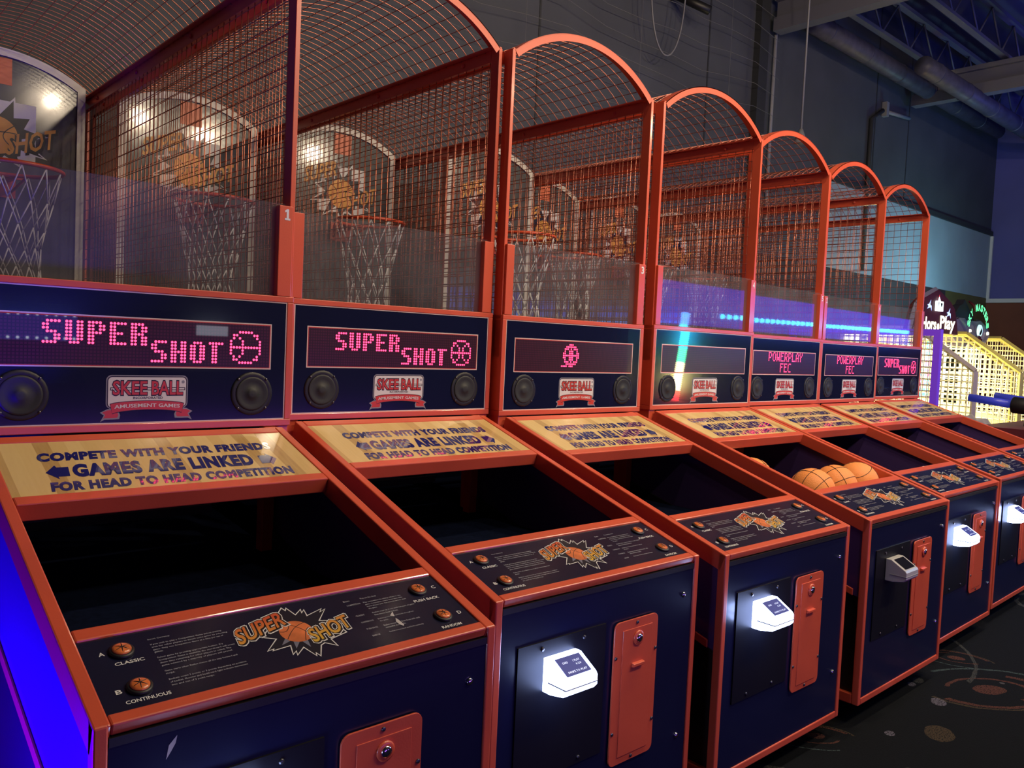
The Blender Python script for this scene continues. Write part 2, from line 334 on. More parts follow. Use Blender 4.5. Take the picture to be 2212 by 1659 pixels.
tag(w.build('wall_back', [WALLM, WALLLOW, WALLOLIVE, DARKPIPE, mat('dark_maroon_lower_wall_paint', (0.035, 0.02, 0.024), 0.7, var=.2, vscale=2)]), kind='structure')
w = MB(); w.box(XR, XR+0.15, YF, YW+.15, 2.72, ZC, 0); w.box(XR-0.01, XR+0.15, YF, YW+.15, 0, 2.72, 1)
tag(w.build('wall_right', [WALLBLUE, WALLBROWN]), kind='structure')
tag(MB().box(XL-0.15, XL, YF, YW+.15, 0, ZC).build('wall_left', WALLM), kind='structure')
tag(MB().box(XL-.15, XR+.15, YF-0.15, YF, 0, ZC).build('wall_front', WALLM), kind='structure')
tag(MB().box(11.0, XR-0.05, YW-0.06, YW-0.02, 3.98, 4.06).build('trim_1', DARKPIPE), kind='structure')
t = MB(); t.box(XR-0.06, XR-0.01, 3.9, YW-0.02, 2.66, 2.74); tag(t.build('trim_2', mat('pale_trim', (0.6, 0.6, 0.6), 0.5)), kind='structure')
t = MB(); t.box(XR-0.07, XR-0.02, YW-0.07, YW-0.02, 2.74, 3.97); tag(t.build('trim_3', mat('pale_trim', (0.6, 0.6, 0.6), 0.5)), kind='structure')
# roof trusses
def truss(y, z, x0, x1, dep=0.55):
    m = MB(); m.box(x0, x1, y-.05, y+.05, z+dep, z+dep+.06); m.box(x0, x1, y-.045, y+.045, z, z+.05)
    n = int((x1-x0)/0.9)
    for i in range(n):
        a = x0+(x1-x0)*i/n; b = x0+(x1-x0)*(i+1)/n; c = (a+b)/2
        m.tube([(a, y, z+dep), (c, y, z+.03)], 0.016, 4); m.tube([(c, y, z+.03), (b, y, z+dep)], 0.016, 4)
    return m
for i, y in enumerate((4.15, 3.2, 2.0, 0.6, -1.0, -2.6)):
    o = truss(y, 6.05, XL+.2, XR-.2).build('roof_truss', TRUSS)
    tag(o, 'steel bar joist with zigzag web under the dark blue ceiling', 'roof truss', 'roof joists running along the row')
for i, x in enumerate((9.2, 13.4)):
    m = MB(); m.box(x-.09, x+.09, YF+.2, YW-.1, 5.55, 5.72); m.box(x-.02, x+.02, YF+.2, YW-.1, 5.72, 5.93); m.box(x-.09, x+.09, YF+.2, YW-.1, 5.93, 6.0)
    tag(m.build('roof_girder', TRUSS), ['heavy steel girder crossing under the joists nearer the row', 'heavy steel girder crossing under the joists beyond the row'][i], 'roof girder')
for i, (y, z, x0, x1) in enumerate(((4.25, 5.75, 9.6, 16.5), (3.55, 5.5, 11.4, 17.2))):
    m = MB(); m.tube([(x0, y, z), (x1, y, z)], 0.13, 14); 
    for k in range(6): m.tube([(x0+.4+k*1.1, y, z), (x0+.42+k*1.1, y, z)], 0.14, 14)
    tag(m.build('air_duct', mat('duct_paint', (0.06, 0.06, 0.10), 0.5, var=.3)), ['round ceiling duct along the top of the back wall', 'shorter round ceiling duct hanging out from the back wall'][i], 'duct')
# things hanging on / in front of the back wall
r_ = empty('pendant_lamp', (8.36, 3.6, 0))
MB().tube([(0, 0, 4.02), (0.01, 0, 7.0)], 0.012, 6).build('rod', PALEPIPE, r_)
MB().lathe((0, 0, 3.86), (0, 0, 1), [(0.075, 0), (0.07, 0.02), (0.04, 0.10), (0.02, 0.16)], 14).build('lamp_shade', PALEPIPE, r_)
tag(r_, 'small grey lamp on a long rod hanging behind the arches', 'hanging lamp')
m = MB(); pts = []
for k in range(25):
    a = k/24*PI; pts.append((6.78-0.30*math.cos(a), YW-0.25, 5.55-0.95*math.sin(a)**0.8 if 0 < k < 24 else 5.55))
pts = [(6.40, YW-0.25, 7.0)]+pts+[(7.10, YW-0.25, 7.0)]
m.tube(pts, 0.009, 5); tag(m.build('cable_loop', PALEPIPE), 'pale cable sagging in a loop from the ceiling before the back wall', 'cable')
m = MB()
for k in range(15):
    z = 2.9+k*.26; pts = [(3.2+i*.55, 4.46, z+.05*math.sin(i*.9+k*.7)+.03*math.sin(i*2.1)) for i in range(12)]; m.tube(pts, .0028, 4)
for i in range(0, 12, 3): m.tube([(3.2+i*.55, 4.46, 2.8), (3.2+i*.55, 4.46, 7.0)], .0022, 4)
tag(m.build('safety_net', mat('net_cord_grey', (.16, .16, .17), .8)), 'thin dark safety netting hung across the back wall above the machines', 'net')
m = MB(); m.box(7.02, 7.14, YW-.12, YW, 5.35, 5.6); m.tube([(7.08, YW-.1, 5.38), (7.3, YW-.42, 5.18)], 0.05, 10); tag(m.build('wall_camera', BLACK), 'small black camera on the back wall beside the cable loop', 'camera')
m = MB(); m.tube([(12.1, YW-.04, 2.8), (12.1, YW-.04, 5.1), (12.45, YW-.04, 5.3)], 0.035, 8); tag(m.build('wall_conduit', DARKPIPE), 'dark pipe rising up the back wall behind the farthest arches', 'pipe')
m = MB(); m.tube([(12.52, YW-.05, 5.3), (13.4, YW-.05, 5.38)], 0.03, 8); m.box(12.48, 12.56, YW-.09, YW-.012, 5.22, 5.44); tag(m.build('conduit_arm', PALEPIPE), 'short pale pipe at the top of the dark wall pipe', 'pipe')
m = MB(); m.tube([(9.28, YW-.04, 3.0), (9.28, YW-.04, 5.86), (9.72, YW-.04, 5.86)], 0.022, 8); tag(m.build('bent_conduit', PALEPIPE), 'thin bent grey conduit on the wall beside the hanging lamp rod', 'pipe')

# ================================================================== BASKETBALL MACHINE
W = 0.88
zA, yC, zCn = 0.8111, 1.0538, 1.1398
SLEN = math.hypot(yC, zCn-zA); SA = math.atan2(zCn-zA, yC)
NK = V((0, -math.sin(SA), math.cos(SA)))
def K(u, v, h=0.0): return V((u, yC*(1-v), zCn+(zA-zCn)*v))+NK*h
UXK = V((1, 0, 0)); UYK = V((0, math.cos(SA), math.sin(SA)))   # up the console slope
def kbox(m, u0, u1, v0, v1, h0, h1, mi=0):
    return m.hexa([K(u0, v1, h0), K(u1, v1, h0), K(u1, v0, h0), K(u0, v0, h0), K(u0, v1, h1), K(u1, v1, h1), K(u1, v0, h1), K(u0, v0, h1)], mi)
E0, E1 = 0.0302, W-0.0302
YD = 1.064; ZD0, ZD1 = 1.1631, 1.5291
FONT7 = {
 'S': ('.####', '##...', '##...', '.###.', '...##', '...##', '####.'), 'U': ('##.##',)*6+('.###.',),
 'P': ('####.', '##.##', '##.##', '####.', '##...', '##...', '##...'), 'E': ('#####', '##...', '##...', '####.', '##...', '##...', '#####'),
 'R': ('####.', '##.##', '##.##', '####.', '##.##', '##.##', '##.##'), 'H': ('##.##', '##.##', '##.##', '#####', '##.##', '##.##', '##.##'),
 'O': ('.###.', '##.##', '##.##', '##.##', '##.##', '##.##', '.###.'), 'T': ('#####', '.##..', '.##..', '.##..', '.##..', '.##..', '.##..')}
FONT4 = {'P': ('###.', '#..#', '#..#', '###.', '#...', '#...'), 'O': ('.##.', '#..#', '#..#', '#..#', '#..#', '.##.'), 'W': ('#..#', '#..#', '#..#', '####', '####', '#..#'),
 'E': ('####', '#...', '###.', '#...', '#...', '####'), 'R': ('###.', '#..#', '#..#', '###.', '#.#.', '#..#'), 'L': ('#...',)*5+('####',), 'A': ('.##.', '#..#', '#..#', '####', '#..#', '#..#'),
 'Y': ('#..#', '#..#', '.##.', '.#..', '.#..', '.#..'), 'F': ('####', '#...', '###.', '#...', '#...', '#...'), 'C': ('.###', '#...', '#...', '#...', '#...', '.###')}
def word(font, s, c, r, adv):
    out = []
    for ch in s:
        for j, row in enumerate(font[ch]):
            for i, q in enumerate(row):
                if q == '#': out.append((c+i, r+j))
        c += adv
    return out
def ballpix(cx, cy, rad, seams):
    n = int(rad+.5); pts = set()
    for i in range(-n, n+1):
        for j in range(-n, n+1):
            d = math.hypot(i, j)
            if abs(d-rad) < .5: pts.add((cx+i, cy+j))
            elif d < rad:
                if 'h' in seams and j == 0: pts.add((cx+i, cy+j))
                if 'v' in seams and i == 0: pts.add((cx+i, cy+j))
                if 'c' in seams and i == round(1+(j/n)**2*rad*.6): pts.add((cx+i, cy+j))
                if 'k' in seams and i == -round(1+(j/n)**2*rad*.6): pts.add((cx+i, cy+j))
    return list(pts)
def led_pixels(kind):
    if kind == 'shot_h': return word(FONT7, 'SUPER', 11, 1, 6)+word(FONT7, 'SHOT', 41, 6, 6)+ballpix(71, 7, 5.2, 'hk')
    if kind == 'shot_c': return word(FONT7, 'SUPER', 11, 1, 6)+word(FONT7, 'SHOT', 41, 6, 6)+ballpix(71, 7, 5.2, 'hck')
    if kind == 'ball': return ballpix(35, 6, 4.6, 'hvck')+[(29, 11), (30, 11), (31, 11), (32, 11)]
    if kind == 'fec': return word(FONT4, 'POWERPLAY', 18, 0, 5)+word(FONT4, 'FEC', 33, 7, 5)
    return []
LX0, LX1, LZ0, LZ1 = 0.0763, W-0.0763, 1.3245, 1.4529
PITCHX = (LX1-LX0)/80; PITCHZ = (LZ1-LZ0)/14
def led_mesh(kind):
    m = MB(); y = YD-0.0012
    m.box(LX0, LX1, y, y+0.001, LZ0, LZ1, 0)
    for c, r in led_pixels(kind):
        x = LX0+(c+.5)*PITCHX; z = LZ1-(r+.5)*PITCHZ
        m.poly([(x+.0037*math.cos(a*PI/4), y-.0006, z+.0037*math.sin(a*PI/4)) for a in range(8)], 1)
    return m

def part_frame():
    m = MB(); d = -0.055
    kbox(m, E0, 0.0568, 0, 1, d, 0); kbox(m, W-0.0568, E1, 0, 1, d, 0)
    kbox(m, 0.0568, W-0.0568, 0, 0.0331, d, 0); kbox(m, 0.0568, W-0.0568, 0.2944, 0.3283, -0.045, 0)
    kbox(m, 0.0568, W-0.0568, 0.7652, 0.7967, -0.05, 0); kbox(m, 0.0568, W-0.0568, 0.9767, 1.0, -0.022, 0)
    for a, b in ((E0, 0.053), (W-0.053, E1)):
        m.hexa([(a, 0, .08), (b, 0, .08), (b, .028, .08), (a, .028, .08), (a, 0, zA), (b, 0, zA), (b, .028, zA+.0087), (a, .028, zA+.0087)])
    m.box(.053, W-.053, 0, .028, .08, .105)
    for s in (0, 1):      # bottom rails and rear legs of the side
        a, b = ((E0, .05), (W-.05, E1))[s]
        m.box(a, b, .028, 1.07, .08, .12)
        a, b = ((E0, .037), (W-.037, E1))[s]
        y0, y1 = .05, 1.06; z0, z1 = .505, .79
        m.hexa([(a, y0, z0), (b, y0, z0), (b, y1, z1), (a, y1, z1), (a, y0, z0+.028), (b, y0, z0+.028), (b, y1, z1+.028), (a, y1, z1+.028)])
        a, b = ((.004, .05), (W-.05, W-.004))[s]
        m.box(a, b, 1.068, 1.16, .08, 1.376)
    m.box(.79, .83, 1.05, 1.09, .75, 1.14)
    return m
def part_side(s):
    m = MB(); x0 = (.036, W-.044)[s]
    pts = [(x0, .02, .50), (x0, 1.07, .80), (x0, 1.07, 1.09), (x0, .02, .76)]
    m.prism(pts, (.008, 0, 0), 0); x1 = x0+(.010, -.010)[s]
    return m.prism([(x1, .02, .1), (x1, 1.07, .1), (x1, 1.07, .82), (x1, .02, .52)], (.008, 0, 0), 1)  # lower sheet coloured black so it stays dark beside the blue tube
def part_door():
    m = MB(); m.box(.054, W-.054, .004, .02, .106, .774, 0); m.box(.054, W-.054, .001, .02, .774, .789, 1)
    for x, z in ((.783, .70), (.783, .266)):
        m.lathe((x, .004, z), (0, -1, 0), [(.009, 0), (.008, .004), (.004, .006)], 10, 2)
    m.box(.109, .433, -.0005, .004, .32, .681, 3)
    for x, z in ((.192, .662), (.346, .662), (.19, .336), (.344, .336)): m.lathe((x, -.0005, z), (0, -1, 0), [(.006, 0), (.005, .003)], 8, 4)
    return m
def rrect(x0, x1, z0, z1, r, n=5):
    out = []
    for cx, cz, a0 in ((x1-r, z1-r, 0), (x0+r, z1-r, 90), (x0+r, z0+r, 180), (x1-r, z0+r, 270)):
        for k in range(n+1):
            a = R(a0+90*k/n); out.append((cx+r*math.cos(a), cz+r*math.sin(a)))
    return out
def part_coin():
    m = MB(); m.prism([(a, -.0002, b) for a, b in rrect(.466, .655, .265, .673, .02)], (0, -.005, 0), 0)
    for x, z in ((.56, .662), (.474, .575), (.474, .36), (.647, .57), (.647, .36), (.56, .276)): m.lathe((x, -.005, z), (0, -1, 0), [(.0055, 0), (.0045, .0035)], 8, 1)
    return m
def console_decal(parts='all'):
    """control panel plate with its printing"""
    m = MB(); v0, v1 = .7967, .9767
    kbox(m, .0572, W-.0572, v0, v1, -.02, -.004, 0)
    H = -.0036
    def T(s, u0, u1, vb, hgt, mi=1, **k): m.text(s, K(u0, vb, H), UXK*(u1-u0), UYK*hgt, mi, **k)
    bold = dict(offset=.02)
    T('A', .083, .093, .842, .0105, 1, **bold); T('B', .083, .093, .937, .0105, 1, **bold)
    T('C', .797, .807, .842, .0105, 1, **bold); T('D', .797, .807, .937, .0105, 1, **bold)
    T('CLASSIC', .101, .150, .872, .0085, 1, **bold); T('CONTINUOUS', .091, .163, .963, .0085, 1, **bold)
    T('PUSH BACK', .724, .792, .875, .0085, 1, **bold); T('RANDOM', .730, .782, .969, .0085, 1, **bold)
    left = ['Insert Currency', '', 'If you wish to play a Competition Game (when waiting,', 'wait for other players to insert coins prior to selecting', 'game. Only one Competition Game at a time per set of', 'games.', '',
            'Select game by pressing appropriate button. If a', 'Competition Game is available, the scoreboard will count', 'down time remaining for other players to select. The', 'game selected by a majority of players will prevail.', '',
            'Game starts when Basket moves all the way forward and', 'stops.', '', 'Baskets count 2 points or 3 points depending on position', 'of basket. Shooter and backboard light indicate movement', 'into and out of 3 point range.']
    for i, s in enumerate(left):
        if s:
            wd = .0026*len(s)*(0.95 if len(s) > 20 else 1.0)
            T(s, .170, .170+min(wd, .139), .826+i*.0071, .0052, 2, res=1, offset=.012)
    right = [('Basic', 'You set the clock'), ('', ''), ('COMPETITION', 'Play competition by adding others to the'), ('', 'game. Competition counts down time while'), ('', 'more players join. See scoreboard to start'), ('', 'the game.'), ('', ''),
             ('CLASSIC', 'Basket stays up front until last part of game'), ('', 'then moves back in front.'), ('', ''), ('CONTINUOUS', 'Basket moves back and forth throughout'), ('', 'the game.'), ('', ''), ('PUSH BACK', 'Basket moves back from front with each'), ('', 'successful shot made.'), ('', ''), ('RANDOM', 'Basket moves back and forth randomly')]
    for i, (a, b) in enumerate(right):
        if a: T(a, .571, .571+.0030*len(a), .830+i*.0071, .0050, 2, res=1, offset=.012)
        if b: T(b, .612, .612+.0024*len(b), .830+i*.0071, .0050, 2, res=1, offset=.012)
    # burst, ball and the two slanted words
    burst = [(0.438, 0.809), (0.442, 0.819), (0.447, 0.812), (0.455, 0.837), (0.473, 0.824), (0.47, 0.835), (0.479, 0.827), (0.476, 0.846), (0.515, 0.834), (0.507, 0.843), (0.522, 0.837), (0.492, 0.867), (0.517, 0.874), (0.527, 0.915), (0.486, 0.924), (0.489, 0.945), (0.469, 0.93), (0.459, 0.934), (0.443, 0.961), (0.439, 0.95), (0.436, 0.958), (0.424, 0.929), (0.403, 0.945), (0.406, 0.934), (0.396, 0.941), (0.403, 0.917), (0.366, 0.92), (0.369, 0.916), (0.356, 0.918), (0.386, 0.892), (0.364, 0.88)]
    b2 = [(u, -v*SLEN) for u, v in burst]
    fk = lambda h: (lambda a, b: K(a, -b/SLEN, h))
    m.ngon(b2, fk(H+.0001), 3); m.outline(b2, fk(H+.0002), .0024, 1)
    bc = (.433, -.883*SLEN); br = .034
    m.poly([fk(H+.0004)(bc[0]+br*math.cos(a*PI/16), bc[1]+br*math.sin(a*PI/16)) for a in range(32)], 4)
    for k in range(5):   # pale rays behind the ball
        a = R(215+k*30); c, s_ = math.cos(a), math.sin(a)
        m.poly([fk(H+.00025)(bc[0]+.033*c-.006*s_, bc[1]+.033*s_+.006*c), fk(H+.00025)(bc[0]+.033*c+.006*s_, bc[1]+.033*s_-.006*c), fk(H+.00025)(bc[0]+.055*c, bc[1]+.055*s_)], 7)
    def arc(pts):
        for i in range(len(pts)-1):
            p = V(pts[i]); q = V(pts[i+1]); d = (q-p).normalized(); n = V((-d.y, d.x))*.0007
            m.poly([fk(H+.0005)(*(p+n)), fk(H+.0005)(*(p-n)), fk(H+.0005)(*(q-n)), fk(H+.0005)(*(q+n))], 5)
    def bpt(x, y): return (bc[0]+br*x, bc[1]+br*y)
    arc([bpt(-.8+1.6*t, -.55+1.2*t+.25*math.sin(t*PI)) for t in [i/10 for i in range(11)]])
    arc([bpt(-.35+.25*math.sin(t*PI)+1.0*t, .92-1.75*t*.98) for t in [i/10 for i in range(11)]])
    arc([bpt(-.95+.9*t, .25+.62*t-.35*math.sin(t*PI)) for t in [i/10 for i in range(11)]])
    arc([bpt(.15+.7*t, -.95+1.1*t+.2*math.sin(t*PI)) for t in [i/10 for i in range(11)]])
    for s, o, e, n_ in (('SUPER', (.3150, -.889*SLEN), (.110, .034), (.005, .046)), ('SHOT', (.4505, -.925*SLEN), (.097, .0245), (.002, .0425))):
        F = lambda h, q=(0, 0): K(o[0]+q[0], -(o[1]+q[1])/SLEN, h)
        ux = UXK*e[0]+UYK*e[1]; uy = UXK*n_[0]+UYK*n_[1]
        m.text(s, F(H+.0006), ux, uy, 1, offset=.095, base=.02, res=2)
        m.text(s, F(H+.0006, (.0025, -.002)), ux, uy, 1, offset=.095, base=.02, res=2)
        m.text(s, F(H+.0007), ux, uy, 5, offset=.055, base=.02, res=2); m.text(s, F(H+.0007, (.0025, -.0018)), ux, uy, 5, offset=.05, base=.02, res=2)
        m.text(s, F(H+.0009), ux, uy, 6, offset=.02, res=3)
    return m
GRADINK = gradient_print('decal_red_to_yellow_ink', tuple(UYK), UYK.dot(K(0, .93)), UYK.dot(K(0, .83)), [(0.62, 0.42, 0.05), (0.60, 0.27, 0.05), (0.56, 0.09, 0.035)])
PANELMATS = [PANEL, WHITEPRINT, GREYPRINT, LOGOBLK, mat('decal_ball_orange', (0.58, 0.16, 0.055), 0.35, var=.35, vscale=22), BADGEDK, GRADINK, mat('decal_pale_ray', (.16, .17, .24), .35)]
def part_sign():
    m = MB(); kbox(m, .0568, W-.0568, .0331, .2944, -.02, -.003, 0); H = -.0025
    def T(s, u0, u1, vt, vb, **k): m.text(s, K(u0, vb, H), UXK*(u1-u0), UYK*((vb-vt)*SLEN), 1, offset=.062, shear=.22, spacing=1.13, **k)
    T('COMPETE WITH YOUR FRIENDS', .143, .752, .093, .137); T('GAMES ARE LINKED', .205, .664, .157, .222); T('FOR HEAD TO HEAD COMPETITION', .139, .752, .239, .282)
    f = lambda a, b: K(a, b, H)
    for s in (0, 1):
        p = [(.146, .192), (.172, .158), (.174, .169), (.200, .169), (.194, .214), (.168, .214), (.169, .226)]
        if s: p = [(.735-(a-.146), .385-b) for a, b in p][::-1]
        m.ngon(p, f, 1)
    return m
def part_ramp():
    m = MB(); x0, x1 = .046, W-.046
    m.box(x0, x1, .03, 1.05, .735, .745, 0)
    m.box(x0, x1, .245, .255, .745, .865, 0)
    m.hexa([(x0, 1.05, .735), (x1, 1.05, .735), (x1, 1.9, .80), (x0, 1.9, .80), (x0, 1.05, .745), (x1, 1.05, .745), (x1, 1.9, .83), (x0, 1.9, .83)], 0)
    m.box(x0, x1, 1.6, 1.62, .80, 1.38, 0)
    m.box(.15, .648, 1.09, 1.11, .882, .905, 1)
    return m
def part_display():
    m = MB(); y = YD
    m.box(.021, W-.021, y, y+.01, ZD0, ZD1, 0)
    s = .0035      # pale pinstripes round the sheet and the window
    def ringbox(x0, x1, z0, z1, w, yy, mi):
        m.box(x0, x1, yy-.0008, yy, z1-w, z1, mi); m.box(x0, x1, yy-.0008, yy, z0, z0+w, mi)
        m.box(x0, x0+w, yy-.0008, yy, z0+w, z1-w, mi); m.box(x1-w, x1, yy-.0008, yy, z0+w, z1-w, mi)
    ringbox(.021, W-.021, ZD0, ZD1, s, y, 1); ringbox(LX0-.006, LX1+.006, LZ0-.006, LZ1+.006, .0035, y, 1)
    ringbox(LX0-.0025, LX1+.0025, LZ0-.0025, LZ1+.0025, .0025, y, 3)
    for i in range(5):
        for z in (ZD1+.006, ZD0-.006): m.lathe((.10+i*.17, y+.002, z), (0, -1, 0), [(.006, 0), (.0055, .004)], 8, 2)
    for x in (.011, W-.011):
        for z in (1.27, 1.41): m.lathe((x, y+.002, z), (0, -1, 0), [(.006, 0), (.0055, .004)], 8, 2)
    return m
def part_display_frame():
    m = MB(); y0, y1 = YD-.003, YD+.09
    m.box(0, W, y0, y1, 1.5291, 1.5475); m.box(0, W, y0, y1, 1.142, 1.1631); m.box(0, .021, y0, y1, 1.1631, 1.5291); m.box(W-.021, W, y0, y1, 1.1631, 1.5291)
    m.box(.021, W-.021, YD+.03, y1, 1.1631, 1.5291)
    return m
def part_speaker(cx):
    m = MB(); m.lathe((cx, YD-.0002, 1.244), (0, -1, 0), [(.066, 0), (.066, .002), (.063, .004), (.056, .0045), (.052, .0035)], 28, 1)
    m.lathe((cx, YD-.004, 1.244), (0, -1, 0), [(.052, 0), (.051, .0022), (.046, .0028), (.038, .0006), (.018, .0004), (.015, .0035), (.008, .0045), (.001, .005)], 28, 0)
    for a in (45, 135, 225, 315): m.lathe((cx+.062*math.cos(R(a)), YD-.004, 1.244+.062*math.sin(R(a))), (0, -1, 0), [(.0045, 0), (.0035, .003)], 8, 2)
    return m
def part_badge():
    m = MB(); Y = YD-.0006
    def f(h): return lambda a, b: V((.335+(a-270)*1.293e-4, Y-h, 1.298-(b-150)*1.37e-4))
    def flip(pts): return [(2250-a, b) for a, b in pts]
    m.ngon(rrect(270, 1980, 150, 830, 110), f(0), 3); m.ngon(rrect(292, 1958, 172, 815, 95), f(.0002), 2); m.ngon(rrect(312, 1938, 192, 800, 80), f(.0004), 0)
    tail = [(155, 905), (300, 835), (370, 830), (520, 870), (560, 960), (545, 1040), (440, 1045), (250, 1045), (165, 1090), (235, 960)]
    tin = [(200, 900), (300, 860), (370, 855), (500, 890), (525, 960), (500, 1010), (400, 1015), (250, 1015), (225, 1020), (265, 950)]
    for g in (lambda q: q, flip): m.ngon(g(tail), f(.0005), 3); m.ngon(g(tin), f(.0006), 1)
    top = [(360+ (1890-360)*t, 740-62*math.sin(PI*min(1, max(0, t)))**.6) for t in [i/16 for i in range(17)]]
    bot = [(1850-(1850-400)*t, 925-75*math.sin(PI*t)**.6) for t in [i/16 for i in range(17)]]
    m.ngon([(a+(-14 if a < 1100 else 14), b-12) for a, b in top]+[(a, b+14) for a, b in bot], f(.0007), 2); m.ngon(top+bot, f(.0008), 1)
    def ctext(s, x0, x1, yb, yt, h, mi, off, arc=0, **k):
        vs, fs = text_geo(s, off, 0, 1.0, 2); bx = text_geo(s, .02, 0, 1.0, 2)[0]
        X0 = min(q[0] for q in bx); X1 = max(q[0] for q in bx); Z1 = max(q[1] for q in bx); Z0 = min(q[1] for q in bx); F = f(h); out = []
        for a, b in vs:
            t = (a-X0)/(X1-X0); out.append(F(x0+(x1-x0)*t, yb+(yt-yb)*(b-Z0)/(Z1-Z0)-arc*math.sin(PI*min(1, max(0, t)))))
        m.add(out, fs, mi)
    m.ngon([(350, 400), (1920, 400), (1920, 460), (350, 460)], f(.0005), 2); m.ngon([(368, 414), (1902, 414), (1902, 446), (368, 446)], f(.00055), 0)
    for s, a, b in (('SKEE', 400, 1105), ('BALL', 1200, 1870)):
        ctext(s, a, b, 560, 262, .0007, 2, .06); ctext(s, a, b, 555, 268, .0009, 1, .018)
    m.poly([f(.0007)(1872+34*math.cos(a*PI/8), 285+34*math.sin(a*PI/8)) for a in range(16)], 3)
    ctext('INCORPORATED', 818, 1440, 640, 590, .0007, 2, .015)
    ctext('AMUSEMENT GAMES', 440, 1810, 830, 755, .0011, 0, .02, 26)
    return m
def part_number(s, num):
    m = MB(); x0, x1 = ((.006, .046), (.822, .868))[s]
    m.box(x0, x1, YD-.004, YD+.05, 1.548, 1.828, 0)
    F = lambda a, b: V((x0+a, YD-.0046, b))
    if num == '1':
        m.ngon([(.018, 1.784), (.036, 1.784), (.036, 1.790), (.031, 1.790), (.031, 1.818), (.0245, 1.818), (.018, 1.813), (.018, 1.807), (.0235, 1.809), (.0235, 1.790), (.018, 1.790)], F, 1)
    elif num: m.text(num, F(.015, 1.784), (.019, 0, 0), (0, 0, .034), 1, offset=.03)
    return m
YB = 3.40
def part_cage_frame(s):
    m = MB(); x0, x1 = ((0, .017), (W-.017, W))[s]
    m.box(x0, x1, 1.073, 1.122, 1.376, 2.5886); m.box(x0, x1, 1.122, YB+.05, 2.542, 2.5886); m.box(x0, x1, YB, YB+.05, 1.30, 2.542); m.box(x0, x1, 1.122, YB, 1.30, 1.345)
    xb = (x0+x1)/2; sg = (1, -1)[s]
    for y in (1.30, 1.95, 2.6, 3.2):
        m.lathe((x1 if s == 0 else x0, y, 2.566), (sg, 0, 0), [(.010, 0), (.009, .006), (.004, .008)], 8, 1)
        m.lathe((x0 if s == 0 else x1, y, 2.566), (-sg, 0, 0), [(.010, 0), (.009, .005), (.004, .007)], 8, 1)
    return m
WR = 0.0018
def part_side_mesh(s):
    m = MB(); x = (.012, W-.012)[s]; dx = (.0044, -.0044)[s]
    y = 1.131
    while y < YB: m.tube([(x, y, 1.345), (x, y, 2.542)], WR, 6); y += .0515
    z = 2.527
    while z > 1.35: m.tube([(x+dx, 1.122, z), (x+dx, YB, z)], WR, 4, smooth=False); z -= .0505
    return m
ZP, ZARCH = 2.5886, 2.7458
_a = W/2-.012; _h = ZARCH-ZP; RAD = (_a*_a+_h*_h)/(2*_h); TH = math.asin(_a/RAD); ZC0 = ZARCH-RAD
def arcp(t, r=0.0): return (W/2+(RAD+r)*math.sin(t), ZC0+(RAD+r)*math.cos(t))
def arch_band(m, y0, y1, n=30):
    for r0, r1, ya, yb in ((-.030, 0, y0, y0+.004), (-.004, 0, y0, y1)):
        vs = []
        for i in range(n+1):
            t = -TH+2*TH*i/n
            for r in (r0, r1):
                x, z = arcp(t, r); vs += [(x, ya, z), (x, yb, z)]
        fs = []
        for i in range(n):
            a = 4*i; b = a+4
            fs += [(a, a+2, b+2, b), (a+1, b+1, b+3, a+3), (a, b, b+1, a+1), (a+2, a+3, b+3, b+2)]
        fs += [(0, 1, 3, 2), (4*n, 4*n+2, 4*n+3, 4*n+1)]
        m.add(vs, fs)
def part_roof():
    m = MB(); arch_band(m, 1.0722, 1.125); arch_band(m, YB, YB+.05)
    for s in (0, 1):
        x0, x1 = ((.004, .04), (W-.04, W-.004))[s]; m.box(x0, x1, 1.074, YB+.05, 2.5886, 2.594)
    return m
def part_roof_mesh():
    m = MB(); y = 1.16
    while y < YB-.02:
        m.tube([(arcp(-TH+2*TH*i/22, -.006)[0], y, arcp(-TH+2*TH*i/22, -.006)[1]) for i in range(23)], WR, 6); y += .0515
    n = int(2*TH*RAD/.066)
    for i in range(1, n):
        x, z = arcp(-TH+2*TH*i/n, -.0105); m.tube([(x, 1.12, z), (x, YB, z)], WR, 4, smooth=False)
    return m
BX0, BX1, ZBK = .0654, W-.0654, 2.6
def bb_arc(n=20, ins=0.0):
    a = (BX1-BX0)/2-ins; h = .112; Rr = (((BX1-BX0)/2)**2+h*h)/(2*h)-ins; th = math.asin(a/Rr); zc = ZBK+h-(Rr+ins)
    return [(W/2+Rr*math.sin(th-2*th*i/n), zc+Rr*math.cos(th-2*th*i/n)) for i in range(n+1)]
